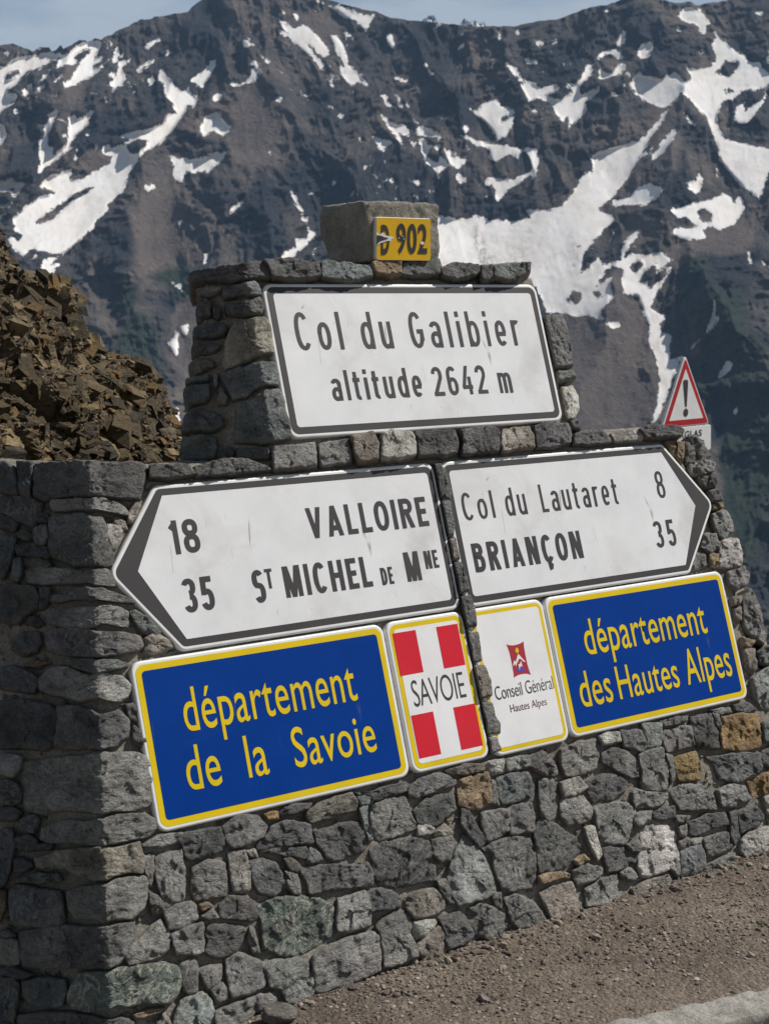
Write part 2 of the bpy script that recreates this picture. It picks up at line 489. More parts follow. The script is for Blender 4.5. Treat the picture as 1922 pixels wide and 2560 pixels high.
FIELD = '''
A k 0,480 110,470 260,495 360,530 345,580 320,650 295,730 200,690 100,640 0,600
A k 0,645 90,655 160,695 140,750 60,740 0,725
A g 430,510 700,500 830,490 1000,540 1060,590 1070,640 960,620 830,590 720,580 560,600 470,600 430,570
A k 320,620 400,620 410,680 340,685 310,665
A k 420,650 560,630 705,620 850,660 890,720 900,830 930,960 940,1050 860,1055 750,1040 620,1045 540,1000 470,980 410,960 420,800
A l 890,700 960,690 1020,740 1000,830 960,900 920,910 890,800
A b 960,650 1050,680 1050,730 1010,740 950,690
A b 1130,530 1170,545 1140,620 1090,690 1060,680 1090,590
A g 290,730 390,715 400,790 380,855 310,850 285,790
A k 140,770 220,760 270,800 250,835 160,820
A n 0,790 60,800 140,830 120,930 90,1050 50,1140 0,1140
A k 140,880 260,900 390,895 415,960 400,990 270,960 160,970 140,930
A n 130,1000 185,995 180,1100 160,1175 105,1160 110,1060
A k 330,1010 400,1000 430,1050 390,1090 330,1070
A g 220,1090 330,1060 500,1080 700,1100 760,1080 880,1075 930,1120 995,1175 990,1220 900,1220 760,1190 560,1195 380,1210 240,1190
A k 0,1210 120,1215 300,1230 330,1300 320,1400 200,1470 160,1520 60,1510 0,1495
A k 335,1230 420,1240 430,1310 380,1390 335,1400 335,1300
A k 440,1300 560,1270 700,1240 850,1240 1000,1290 1100,1330 1110,1365 960,1350 800,1330 640,1330 500,1360 430,1350
A g 395,1450 520,1410 640,1400 830,1390 960,1380 1060,1430 1075,1490 1060,1560 960,1550 850,1520 700,1555 560,1560 420,1530
A n 1080,1430 1130,1420 1230,1470 1300,1550 1350,1600 1310,1620 1200,1590 1140,1550
A k 210,1480 300,1460 370,1530 300,1550 230,1520
B k 370,-60 480,-100 700,-95 840,-60 1000,-60 1150,-30 1190,50 1130,100 960,130 820,135 640,140 480,110 400,90
B k 190,-50 320,-60 340,30 310,100 200,120 100,80 110,10
B b 1190,0 1290,-50 1400,0 1435,60 1300,100 1180,110
B n 550,170 770,165 960,165 1060,200 1050,230 930,260 800,280 680,250 560,210
B t 200,200 330,180 430,195 330,215 230,225
B k 0,230 130,225 250,265 320,320 310,390 260,430 120,420 0,400
B g 320,330 400,260 440,225 600,240 700,290 850,280 1000,300 1090,380 1060,470 1000,520 900,510 820,470 680,505 540,470 440,460 340,410
B k 0,520 200,500 400,540 480,600 470,760 440,880 380,910 180,890 0,900
B k 490,560 640,550 760,590 840,630 1000,590 1070,680 1060,800 960,890 860,905 700,890 560,910 455,880 480,740
B k 1050,540 1130,540 1180,630 1150,680 1080,640
B k 1110,720 1190,720 1230,850 1225,910 1170,890 1110,850
B g 190,1010 380,990 640,970 840,940 1100,935 1220,960 1280,1090 1265,1220 1250,1370 1100,1420 880,1430 640,1410 480,1420 340,1450 220,1410 190,1250
B l 0,950 110,955 190,980 180,1060 110,1140 0,1100
B k 0,1160 120,1180 190,1250 170,1330 100,1360 0,1330
B k 0,1390 120,1400 190,1430 130,1490 0,1500
B k 180,1490 290,1450 340,1480 290,1590 200,1580 165,1540
B g 360,1560 520,1500 640,1490 720,1520 820,1500 980,1450 1190,1440 1280,1480 1300,1560 1230,1640 1100,1660 960,1690 820,1690 600,1680 420,1690 340,1650
C k 0,60 110,40 130,180 100,330 60,480 0,530
C k 150,110 260,100 310,140 300,210 160,210 130,160
C k 320,170 450,165 430,210 330,215
C b 300,280 430,245 480,215 640,210 830,195 1010,185 1170,140 1185,230 1200,340 1180,410 1080,400 960,430 800,460 640,410 560,370 420,370 310,360
C k 130,290 200,290 290,340 230,380 130,400
C k 130,450 300,420 480,400 520,470 400,480 160,480
C k 80,560 130,505 300,530 510,560 530,700 540,820 400,845 200,845 100,790 85,670
C g 575,560 700,520 850,500 1000,450 1200,430 1240,470 1220,600 1190,700 1100,780 960,790 800,780 640,780 575,700
C k 160,890 360,860 560,850 850,850 960,830 1080,820 1110,880 1100,980 1060,1080 980,1170 800,1180 560,1190 380,1190 200,1190 170,1050
C g 1090,1010 1170,960 1250,860 1330,790 1410,930 1400,1030 1330,1100 1200,1140 1080,1170 1050,1110
C g 1190,260 1280,260 1280,400 1250,520 1220,430
C g 1290,290 1400,240 1510,205 1530,350 1525,620 1370,700 1340,620 1300,420
C g 1180,170 1300,100 1500,70 1535,85 1510,150 1400,170 1190,195
C k 1240,560 1340,640 1370,720 1280,740 1240,650
C g 1360,720 1440,690 1590,640 1655,700 1640,790 1540,850 1400,880 1380,800
C g 1420,920 1540,860 1680,820 1690,1060 1600,1080 1480,1090
C k 0,890 80,890 140,930 60,940 0,930
C b 0,950 150,960 165,1060 160,1150 60,1160 0,1120
C t 0,570 60,560 40,680 20,780 0,820
C k 0,1180 160,1200 290,1250 200,1275 0,1240
C k 0,1270 140,1280 170,1350 140,1480 130,1640 0,1700
C n 190,1310 280,1290 460,1290 540,1290 560,1400 520,1500 400,1510 260,1500 210,1420
C nv 570,1400 610,1320 660,1240 850,1230 960,1200 1150,1180 1370,1155 1480,1190 1510,1300 1480,1400 1430,1480 1200,1480 1100,1500 960,1500 850,1540 720,1555 640,1530 570,1460
C k 150,1580 420,1560 600,1570 800,1600 1000,1600 1110,1640 1100,1720 150,1720
C t 1120,1580 1250,1540 1360,1520 1340,1560 1200,1600 1130,1610
C g 1500,1180 1610,1110 1640,1250 1640,1390 1560,1430 1510,1350
C g 1300,1661 1360,1570 1420,1661 1400,1740 1310,1740
D nl 0,1470 180,1400 260,1470 290,1600 300,1720 -60,1720
D k -30,130 60,75 200,50 340,30 385,140 370,220 220,270 90,290 40,260 20,180
D k 350,30 480,-80 640,-70 720,20 690,110 580,160 440,205 390,160
D k 640,170 720,90 760,20 880,-20 1080,0 1100,90 1110,160 960,160 860,190 760,200 650,240 630,200
D k 660,235 800,195 900,195 1050,180 1070,270 1020,290 900,260 780,240
D k 1110,60 1280,20 1420,-20 1510,0 1550,100 1540,190 1480,240 1390,260 1260,310 1180,220 1130,160
D n 1070,200 1120,200 1180,290 1110,320 1050,320
D g 110,360 230,310 370,330 390,440 410,590 330,600 130,640 90,560
D l 400,240 540,220 575,330 580,540 440,560 420,440
D l 540,215 620,215 650,280 600,275 570,250
D k 580,310 700,290 800,330 870,440 880,510 780,590 640,570 600,480
D k 860,290 910,280 990,330 1000,370 960,410 900,370
D g 870,400 940,390 980,450 1000,570 930,570 890,500
D k 1010,350 1150,330 1400,350 1560,330 1600,400 1600,490 1480,520 1280,540 1080,580 1050,500 1000,400
D k 320,680 400,600 540,600 620,650 660,780 600,810 480,790 340,780
D g 170,770 270,700 320,780 240,790
D t 160,670 230,655 270,680 200,720 165,700
D nv 640,660 800,620 1000,605 1130,620 1260,660 1280,760 1300,880 1220,960 1090,1050 960,1080 820,1090 700,1020 690,900 670,780
D g 1310,620 1530,560 1590,690 1580,840 1480,870 1310,895 1300,760
D k 200,900 260,830 400,840 520,860 580,910 520,1000 440,1070 300,1110 210,1060 230,980
D g 580,870 620,890 665,1070 600,1060 560,960
D g 1110,1100 1250,1000 1420,940 1620,890 1655,960 1665,1220 1500,1290 1340,1350 1200,1400 1120,1390 1110,1240
D g 380,1140 500,1080 620,1120 690,1180 715,1300 700,1350 580,1400 430,1450 400,1320
D g 670,1160 800,1130 960,1120 1050,1140 1100,1250 1110,1400 1040,1470 920,1490 870,1450 840,1360 740,1360 720,1260
D g 140,1210 240,1190 330,1180 340,1290 290,1340 230,1370 190,1290
D g 260,1380 350,1330 400,1380 400,1440 300,1480
D g 300,1560 480,1480 620,1430 640,1560 520,1640 470,1700 310,1740
D g 630,1430 760,1390 800,1470 740,1530 640,1550
E k 820,760 920,700 1090,690 1060,740 960,770 830,800
E b 1055,770 1150,690 1300,640 1420,605 1470,680 1460,750 1330,780 1200,820 1090,860 1060,820
E o 690,780 800,760 810,820 720,820
E n 1470,640 1600,600 1600,690 1500,710
E n 1480,730 1560,720 1550,850 1600,980 1560,1000 1520,860
F k 30,1440 130,1400 260,1420 340,1480 330,1560 230,1570 90,1590 50,1500
F k -60,600 110,590 250,540 380,515 390,590 250,630 110,670
F k 390,560 500,490 660,435 800,480 790,540 640,590 470,645 400,640
F b 700,420 860,370 1020,360 1030,420 850,450 760,455
F l 1030,350 1190,320 1200,430 1090,450 1040,400
F g 1200,330 1400,290 1410,380 1300,410 1210,430
F g 1410,290 1510,255 1600,340 1640,440 1590,470 1480,440 1410,380
F t 800,500 900,470 1000,450 1060,430 1090,560 1090,680 1000,730 920,745 820,700
F n 1130,490 1200,450 1380,435 1440,560 1420,640 1300,670 1170,700 1140,600
F g 100,700 220,660 370,650 410,760 470,870 460,910 300,960 150,1010 90,900
F k 440,760 560,640 780,610 800,740 720,800 630,880 540,860 480,850
F g 1000,770 1180,740 1230,750 1240,910 1170,960 1060,1000 1000,880
F g 1225,720 1420,690 1445,800 1440,920 1240,950
F g 1480,500 1600,490 1650,640 1650,820 1560,830 1500,790 1480,640
F g 1090,510 1120,520 1160,720 1090,680
F k 840,740 900,740 960,860 1050,1000 990,1070 900,950 840,860
F l 480,880 540,860 610,900 600,940 480,960
F b 620,930 700,870 770,930 760,960 620,970
F k 70,1080 180,1020 370,990 500,975 580,1030 610,1180 640,1330 500,1350 330,1380 170,1380 110,1300 100,1180
F k 0,1200 70,1200 100,1300 110,1370 0,1390
F g 600,1000 760,960 770,1060 740,1160 660,1170 600,1100
F nl 860,950 910,970 980,1070 1060,1200 1110,1330 1120,1430 1000,1490 820,1550 740,1400 720,1310 780,1130
F k 640,1340 715,1330 795,1530 740,1520 660,1420
F g 1000,1070 1100,1010 1280,970 1400,970 1450,1080 1470,1250 1460,1350 1390,1410 1290,1400 1190,1430 1120,1280 1100,1130
S k 1333,2071 1350,2046 1395,2066 1440,2095 1463,2130 1440,2150 1400,2172 1347,2184 1340,2130
F t 1480,1300 1560,1270 1661,1260 1680,1310 1500,1360
F b 360,1490 470,1430 620,1400 700,1500 700,1570 600,1620 460,1650 390,1570
F g 1090,1450 1170,1430 1170,1560 1120,1550
G g 0,560 130,500 280,460 310,620 300,690 180,740 40,770 0,660
G l 300,450 400,415 465,410 475,490 330,520
G k 470,400 640,400 690,540 650,570 500,530
G nl 640,350 800,340 815,460 800,510 700,550 670,440
G g 780,330 900,295 1010,285 1000,330 820,370
G g 810,410 940,370 1035,365 1060,520 960,550 850,575 820,500
G k 1025,290 1190,265 1240,390 1275,470 1270,540 1180,545 1080,520 1050,400
G g 1200,265 1260,275 1275,370 1240,380
G o 1280,300 1420,270 1570,265 1590,400 1600,530 1500,560 1400,560 1285,550 1275,420
G k 330,580 430,540 560,590 640,650 650,770 540,770 430,710 320,650
G g 620,600 720,560 810,535 850,680 860,870 760,880 640,870 650,740
G n 830,590 890,610 910,780 870,830 855,700
G o 905,620 1000,590 1080,570 1110,680 1110,790 1020,800 940,800 910,700
G k 1160,610 1280,600 1440,580 1590,580 1600,730 1500,760 1420,810 1260,790 1220,680
G k 1600,570 1700,520 1740,640 1660,690 1600,660
G o 1490,810 1640,740 1740,700 1740,860 1660,900 1540,950 1500,860
G l 0,820 140,770 215,850 160,900 20,935
G k 200,810 350,760 430,750 530,810 520,870 400,960 330,940 260,980 220,890
G g 0,950 180,920 250,1010 260,1090 160,1140 60,1160 0,1080
G g 270,1020 400,980 540,980 600,1040 570,1160 520,1300 410,1300 310,1280 280,1150
G g 560,900 600,860 680,890 850,900 850,940 780,1000 600,1020
G g 860,880 960,830 1120,830 1210,900 1240,1030 1100,1030 950,1035 900,960
G g 1250,880 1350,830 1460,840 1520,940 1400,1000 1280,1010
G k 1410,1040 1560,1010 1610,1080 1600,1130 1430,1220
G g 590,1060 720,1040 710,1110 610,1170 580,1130
G l 640,1190 760,1130 850,1150 920,1220 930,1330 950,1430 870,1500 700,1570 630,1560 610,1480 640,1350
G k 1020,1130 1150,1080 1300,1050 1335,1150 1200,1180 1080,1240 1010,1230
G k 1340,1060 1400,1040 1420,1250 1390,1320 1350,1250
G k 1130,1260 1320,1210 1370,1330 1280,1370 1180,1410 1150,1340
G n 950,1370 1110,1300 1150,1400 1150,1500 1050,1540 960,1560
G g 1160,1470 1280,1420 1370,1400 1390,1480 1380,1580 1180,1600
G l 1430,1280 1500,1210 1661,1170 1740,1200 1740,1400 1600,1440 1500,1470 1430,1350
G k 330,1340 400,1320 530,1330 620,1380 600,1450 480,1510 370,1530 340,1430
G g 520,1310 620,1280 640,1330 620,1370 540,1340
G g 90,1520 200,1460 320,1490 330,1540 260,1590 140,1640
G g 470,1530 560,1500 620,1570 560,1600 490,1580
G g 200,1661 300,1600 450,1540 480,1661 500,1720 400,1780 210,1800
G b 560,1661 700,1590 850,1550 880,1590 860,1680 580,1740
G t 0,1530 70,1545 60,1580 0,1570
G t 110,1440 190,1390 230,1430 150,1470
G l 190,1180 270,1160 300,1280 325,1380 290,1430 240,1330
G g 880,1500 940,1460 945,1550 920,1560
G g 920,1080 1030,1080 1000,1130 920,1130
G g 930,1170 1000,1150 1000,1240 950,1240
G g 940,1280 1020,1260 1020,1330 950,1340
G g 1030,1270 1120,1250 1115,1300 1040,1310
G l 1610,930 1740,900 1740,1100 1660,1150 1640,1050
G k 1370,200 1500,180 1560,240 1480,260 1380,240
G g 1190,240 1340,215 1360,260 1250,270
G n 1600,340 1740,300 1740,480 1620,490
G k 730,1050 900,1000 920,1100 800,1110 740,1100
W g 210,380 300,330 400,340 410,430 400,480 460,590 460,640 330,690 220,715 205,580 190,480 160,440
W l 420,400 570,385 580,410 500,500 440,515 420,460
W b 450,560 600,430 640,520 650,640 640,700 500,720 480,640
W k 600,380 740,340 790,380 840,490 800,540 740,560 650,595 640,480
W g 770,330 880,275 990,310 1085,360 1080,440 1000,500 920,515 820,480 800,400
W g 1045,240 1130,215 1250,260 1320,340 1345,395 1290,435 1150,440 1090,390 1080,310
W b 1290,200 1380,160 1520,120 1560,240 1590,340 1480,390 1400,420 1340,310
H t 510,80 580,75 660,80 650,200 640,250 570,170
H k 670,60 740,30 800,90 865,190 780,240 680,250 660,150
H g 700,260 840,220 900,250 890,310 800,340 720,330
H k 770,360 880,320 920,380 900,440 800,420
H k 860,470 930,470 955,540 880,550
H t 880,570 960,560 970,600 890,615
H g 880,650 990,615 1040,700 1050,790 960,840 890,760
H g 820,810 900,810 950,900 870,950 790,920
H l 950,860 1080,840 1120,960 1110,1050 1040,1080 930,1070 940,940
H g 750,960 830,970 830,1050 740,1090 720,1050
H t 860,970 930,970 920,1060 870,1060
H g 1000,1110 1130,1070 1170,1130 1160,1190 1080,1250 1010,1200
H g 1130,1330 1190,1240 1250,1370 1310,1620 1290,1680 1200,1620 1140,1520
H b 1030,1310 1120,1290 1100,1360 1040,1370
H b 1050,1400 1110,1380 1120,1480 1080,1490
H t 1110,1620 1210,1650 1180,1700 1130,1700
H b 1130,1720 1220,1710 1240,1860 1190,1920 1140,1850
H k 1230,1740 1334,1690 1400,1700 1400,1840 1260,1830
H nl 1190,1950 1334,1850 1420,1840 1420,2150 1300,2200 1220,2100
'''
COPING = '''
A k 275,300 300,205 740,185 1190,200 1225,240 1190,400 1150,505 960,500 770,470 560,480 380,515 290,480
A k 0,190 60,185 140,235 150,330 160,455 90,450 0,425
A k 150,200 285,185 275,300 262,400 265,480 200,480 165,450 155,320
A k 1240,230 1300,215 1580,215 1640,300 1500,325 1240,335
P k 140,1760 300,1720 480,1690 600,1700 740,1750 800,1790 600,1810 380,1830 170,1850
P g 800,1600 1150,1560 1170,1650 1165,1760 1000,1780 810,1795
P g 1175,1575 1430,1525 1450,1640 1450,1730 1300,1745 1200,1760 1175,1680
R b 485,130 640,95 680,180 675,290 540,310 500,240
R l 700,110 770,85 910,105 935,190 930,255 820,285 690,285 690,200
R k 925,105 1060,85 1200,85 1230,170 1215,240 1100,265 950,265 945,180
R k 1240,85 1400,55 1500,70 1525,130 1505,235 1360,240 1245,255 1260,160
T b 0,880 190,860 220,930 230,1010 0,1035 -10,950
T k 225,850 300,825 460,835 490,920 480,970 370,1000 238,1010
T k 500,910 580,880 700,890 740,930 765,970 620,985 490,985
T l 750,910 820,880 930,875 980,930 970,955 780,970
T k 940,880 1030,845 1200,855 1260,890 1240,925 1110,940 985,945
'''
PILLAR = '''
P n 385,290 440,260 570,235 660,215 700,245 725,340 680,350 560,345 400,365 380,320
P k 400,400 480,390 610,375 700,350 740,430 720,490 640,495 520,510 430,490
P b 480,560 600,520 740,515 790,570 815,760 815,820 700,830 640,860 520,920 400,960 380,900 400,720 430,640
P n 355,990 500,930 700,885 830,880 855,1000 855,1090 740,1080 660,1110 590,1180 470,1210 420,1120
P n 490,1225 640,1190 740,1110 860,1105 900,1200 950,1380 965,1480 940,1530 810,1550 740,1570 600,1565 480,1550 490,1400
P b 165,285 290,270 405,275 360,310 260,350 200,320
P k 190,340 250,350 290,390 300,500 230,520 170,500 165,420
P k 310,420 350,410 375,460 370,520 330,530 310,490
P k 150,600 230,560 400,560 440,600 410,660 330,690 200,690 135,680
P k 150,720 220,705 330,730 380,760 300,820 170,820 135,780
P b 110,910 160,855 240,850 320,880 330,920 260,950 170,980 120,950
P n 80,1030 180,1000 280,990 280,1045 190,1060 90,1065
P n 65,1110 120,1080 280,1065 290,1180 260,1220 110,1250 80,1200
P n 310,985 350,980 350,1100 315,1105
P b 345,1160 370,1090 440,1190 420,1240 350,1250 335,1200
P k 40,1420 80,1320 130,1270 260,1280 380,1330 400,1420 320,1460 150,1470 50,1460
P g 25,1640 60,1500 200,1480 350,1520 350,1620 320,1690 60,1710
P g 400,1650 430,1570 490,1630 480,1680
P k 500,1600 700,1580 780,1600 785,1690 640,1700 510,1700
T k 305,75 430,60 460,130 490,260 510,420 470,440 385,440 350,280
T n 390,460 510,450 525,515 400,540
T l 420,570 500,560 545,640 550,720 510,800 460,810 440,700
T k 480,810 530,795 570,860 540,885 490,850
'''
PILCOP = '''
P k 125,170 150,150 400,110 560,95 620,75 710,65 750,110 770,200 640,205 560,210 330,215 140,220
P k 730,65 960,60 1050,80 1180,90 1195,190 1100,210 960,215 800,205 775,120
P n 1200,80 1270,65 1400,90 1600,110 1620,190 1480,220 1300,215 1205,200
Q t 440,520 500,500 650,500 655,595 560,600 480,600 450,570
Q k 665,520 780,490 930,490 955,560 930,600 780,605 665,600
Q k 950,560 1030,515 1220,530 1235,580 1190,610 1050,630 960,610
Q k 1240,545 1325,535 1330,630 1250,640
Q n 1335,540 1540,525 1570,600 1480,640 1335,630
Q k 1530,520 1605,525 1600,580 1560,590 1540,560
'''
RIB = '''
V k 90,40 150,35 180,200 183,260 145,290 110,200
V k 155,35 185,80 230,240 215,295 188,290 188,200
V n 150,300 215,300 250,480 240,540 205,555
V b 205,562 250,548 275,640 285,710 235,720
V k 240,728 290,722 335,840 350,930 285,955
V k 285,962 350,945 390,1040 400,1180 310,1190 270,1040
V g 315,1200 410,1205 435,1330 440,1420 370,1430
V b 375,1440 450,1435 500,1540 510,1660 420,1680
V g 425,1695 510,1690 535,1790 570,1850 565,1920 480,1930
V g 475,1940 540,1930 580,2030 500,2060 470,2010
'''

def inpoly(P, poly):
    x, y = P[:, 0], P[:, 1]
    r = np.zeros(len(P), bool)
    j = len(poly) - 1
    for i in range(len(poly)):
        xi, yi = poly[i]; xj, yj = poly[j]
        c = ((yi > y) != (yj > y)) & (x < (xj - xi) * (y - yi) / (yj - yi + 1e-12) + xi)
        r ^= c
        j = i
    return r

# ------------------------------------------------------------------ the stone monument
MON = empty('stone_monument', Matrix.Translation((0.2, 4.9, 0)))
tag(MON, 'dark schist stone monument with stepped top carrying the white and blue road signs', 'monument')
MON_INV = MON.matrix_world.inverted()

def settle(o):            # geometry was made in world space: keep it there under its parent
    o.matrix_parent_inverse = MON_INV
    return o

def core(name, face, smin, smax, z0, z1, h, depth, step, seed):
    """rough mortar body: displaced front and side faces, closed to the back"""
    nz = int((z1 - z0) / step)
    z = np.linspace(z0, z1, nz)
    t = np.linspace(0, 1, int((smax(z0) - smin(z0)) / step))
    lo = np.array([smin(k) for k in z]); hi = np.array([smax(k) for k in z])
    Sg = lo[:, None] + (hi - lo)[:, None] * t[None]
    Zg = np.repeat(z[:, None], len(t), 1)
    hh = h + 0.008 * fbm(Sg * 9, Zg * 9, o=3, s=seed) + 0.006 * fbm(Sg * 38, Zg * 38, o=4, s=seed + 9, g=0.6)
    Vf = face.P(Sg, Zg, hh)
    r, c = Zg.shape
    dv = np.array([0.25, 0.97, 0.0]) if face is LOW else np.array([0.1, 0.995, 0.0])
    dd_ = depth - ((Vf - Vf[-1, -1]) @ -NH)
    Vb = Vf + dv * (np.clip(dd_, 0.20, 0.42) / (dv @ -NH))[..., None]
    back = Vb.reshape(-1, 3)
    ring = np.concatenate([np.arange(c), (np.arange(1, r) * c + c - 1), ((r - 1) * c + np.arange(c - 2, -1, -1)), (np.arange(r - 2, 0, -1) * c)])
    V = np.concatenate([Vf.reshape(-1, 3), back[ring]])
    a = ring; b = np.arange(len(ring)) + r * c
    sk = np.stack([a, b, np.roll(b, -1), np.roll(a, -1)], -1)
    me = npmesh(name, V, [gridquads(r, c), sk])
    return settle(link(name, me, M_MORTAR, MON))

uc = lambda F_, z: float((F_.C(np.array(z)) - O) @ UV)
RB = lambda z: float(np.interp(z, [-0.1, 0.4, 0.7, 1.0, 1.3, 1.5], [1.60, 1.46, 1.345, 1.315, 1.24, 1.14]))
core('mortar', LOW, lambda z: -1.0, lambda z: RB(z) - uc(LOW, z), -0.12, 1.475, -0.013, 0.22, 0.0085, 5)
PR = lambda z: float(np.interp(z, [1.45, 2.05], [0.70, 0.665]))
pl_left = PIL.sz(np.array([[449, 1073], [493, 740.]]))
core('upper_mortar', PIL, lambda z: float(np.interp(z, [pl_left[0, 1], pl_left[1, 1]], [pl_left[0, 0] + 0.035, pl_left[1, 0] + 0.035])),
     lambda z: PR(z) - uc(PIL, z), 1.45, 2.045, -0.015, 0.20, 0.0085, 15)

FOL = {'k': 0.1}
def stones(block, face, st, **kw):
    for zn, tn, px in parse(block):
        sz = face.sz(px)
        ext = sz.max(0) - sz.min(0)
        k = dict(kw)
        vein = 0.85 if tn == 'nv' else (0.25 if st.rng.random() < 0.18 else 0.0)
        st.add(face, sz, tn, vein=vein, **k)

ms = Stones(3)
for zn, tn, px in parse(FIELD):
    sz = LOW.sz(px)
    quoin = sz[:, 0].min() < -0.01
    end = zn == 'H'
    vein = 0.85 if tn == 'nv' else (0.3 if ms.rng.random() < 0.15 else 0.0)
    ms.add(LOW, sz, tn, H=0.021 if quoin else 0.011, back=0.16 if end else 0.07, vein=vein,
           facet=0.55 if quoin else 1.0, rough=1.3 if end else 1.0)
# chips of stone pressed into the wide joints
rg = np.random.default_rng(8)
cand = np.stack([rg.uniform(-0.95, 2.6, 9000), rg.uniform(0.0, 1.45, 9000)], -1)
free = np.ones(len(cand), bool)
for p in ms.polys:
    c = p.mean(0)
    free &= ~inpoly(cand, c + (p - c) * 1.0 + 0)
    seg_n = np.roll(p, -1, 0)
    for a, b in zip(p, seg_n):
        ab = b - a; L2 = max(ab @ ab, 1e-9)
        tt = np.clip(((cand - a) @ ab) / L2, 0, 1)
        free &= np.hypot(*(cand - a - tt[:, None] * ab).T) > 0.010
kept = []
uvs = np.array([[c[0] + uc(LOW, c[1]), c[1]] for c in cand[free]])
signs_uv = [(-1.14, 1.315, 0.43, 1.46)]
for c, w in zip(cand[free], uvs):
    if w[0] > RB(w[1]) - 0.03: continue
    if w[1] > 0.66 and -0.95 < w[0] < 1.15: continue      # behind the signs
    if any((c[0] - k[0]) ** 2 + (c[1] - k[1]) ** 2 < 0.021 ** 2 for k in kept): continue
    kept.append(c)
    r = rg.uniform(0.007, 0.014)
    an = np.sort(rg.uniform(0, 2 * math.pi, 6))
    el = rg.uniform(0.6, 1.0)
    po = c + np.stack([np.cos(an) * r * 1.5, np.sin(an) * r * el], -1)
    ms.polys.pop() if False else None
    ms.add(LOW, po, rg.choice(['k', 'g', 'b', 'b', 't', 'g']), H=-0.008, back=0.05, grow=0.001, facet=0.5, step=0.005)
settle(ms.build('masonry', MON))

cp = Stones(5)
for zn, tn, px in parse(COPING):
    cp.add(LOW, LOW.sz(px), tn, H=0.034, back=0.15, facet=0.4, grow=0.006)
settle(cp.build('coping', MON))

ps, pe = Stones(6), Stones(16)
for zn, tn, px in parse(PILLAR):
    (ps if zn == 'P' else pe).add(PIL, PIL.sz(px), tn, H=0.020 if zn == 'P' else 0.004, back=0.10, facet=0.5, grow=0.003, vein=0.2 if tn == 'k' else 0.0)
settle(ps.build('upper_masonry', MON))
settle(pe.build('end_masonry', MON))

pc = Stones(7)
for zn, tn, px in parse(PILCOP):
    pc.add(PIL, PIL.sz(px), tn, H=0.036, back=0.22, facet=0.22, grow=0.010)
settle(pc.build('upper_coping', MON))

rb = Stones(9)
for zn, tn, px in parse(RIB):
    q = onplane(px[:, 0], px[:, 1], O + 0.02 * NN, NN)
    uq = (q - O) @ UV
    uq = np.clip(uq + 0.013 + 0.006 * (uq > uq.mean()), 0.066, None)
    rb.add(LOW, np.stack([uq - (LOW.C(q[:, 2]) - O) @ UV, q[:, 2]], -1), tn, H=0.026, back=0.03, facet=0.7, grow=0.002, rough=0.5, step=0.004)
settle(rb.build('stone_rib', MON))
# ------------------------------------------------------------------ signs
def inset(p, d):
    p = np.asarray(p, float); n = len(p)
    out = []
    for i in range(n):
        a, b, c = p[i - 1], p[i], p[(i + 1) % n]
        e1 = (b - a) / np.linalg.norm(b - a); e2 = (c - b) / np.linalg.norm(c - b)
        n1 = np.array([-e1[1], e1[0]]); n2 = np.array([-e2[1], e2[0]])
        A = np.array([n1, n2])
        out.append(np.linalg.solve(A, [n1 @ b + d, n2 @ b + d]))
    return np.array(out)

def rounded(p, r, seg=7):
    p = np.asarray(p, float); n = len(p)
    rr = r if hasattr(r, '__len__') else [r] * n
    out = []
    for i in range(n):
        a, b, c = p[i - 1], p[i], p[(i + 1) % n]
        e1 = (a - b) / np.linalg.norm(a - b); e2 = (c - b) / np.linalg.norm(c - b)
        half = math.acos(np.clip(e1 @ e2, -1, 1)) / 2
        R = max(rr[i], 1e-4)
        cen = b + (e1 + e2) / np.linalg.norm(e1 + e2) * R / math.sin(half)
        s = b + e1 * R / math.tan(half); e = b + e2 * R / math.tan(half)
        a0 = math.atan2(*(s - cen)[::-1]); a1 = math.atan2(*(e - cen)[::-1])
        da = (a1 - a0 + math.pi) % (2 * math.pi) - math.pi
        for k in range(seg + 1):
            t = a0 + da * k / seg
            out.append(cen + R * np.array([math.cos(t), math.sin(t)]))
    return np.array(out)

def ngon(name, pts, h, m, parent, c=(0, 0)):
    me = bpy.data.meshes.new(name)
    me.from_pydata([(x - c[0], y - c[1], h) for x, y in pts], [], [list(range(len(pts)))])
    me.update()
    return link(name, me, m, parent)

def slab(name, poly, rad, thick, m, parent, c=(0, 0), bev=0.007, top=0.0):
    """plate with a rolled rim: back at -thick, front face at top"""
    loops = []
    for ins, h in [(0.002, -thick), (0.0, -thick + 0.002)] + [(bev * (1 - math.sin(a)), top - bev * (1 - math.cos(a))) for a in np.linspace(math.pi / 2, 0, 6)][::1]:
        loops.append((ins, h))
    loops = loops[:2] + [(bev * (1 - math.cos(a)), top - bev * (1 - math.sin(a))) for a in np.linspace(0, math.pi / 2, 6)]
    V = []
    n = None
    for ins, h in loops:
        q = rounded(inset(poly, ins) if ins > 0 else poly, [max(r - ins, 0.004) for r in rad] if hasattr(rad, '__len__') else max(rad - ins, 0.004))
        n = len(q)
        V += [(x - c[0], y - c[1], h) for x, y in q]
    Fc = []
    for k in range(len(loops) - 1):
        for i in range(n):
            j = (i + 1) % n
            Fc.append((k * n + i, k * n + j, (k + 1) * n + j, (k + 1) * n + i))
    Fc.append(tuple(range((len(loops) - 1) * n, len(loops) * n)))
    Fc.append(tuple(range(n - 1, -1, -1)))
    me = bpy.data.meshes.new(name)
    me.from_pydata(V, [], Fc)
    me.update()
    for p in me.polygons: p.use_smooth = len(p.vertices) == 4
    return link(name, me, m, parent)

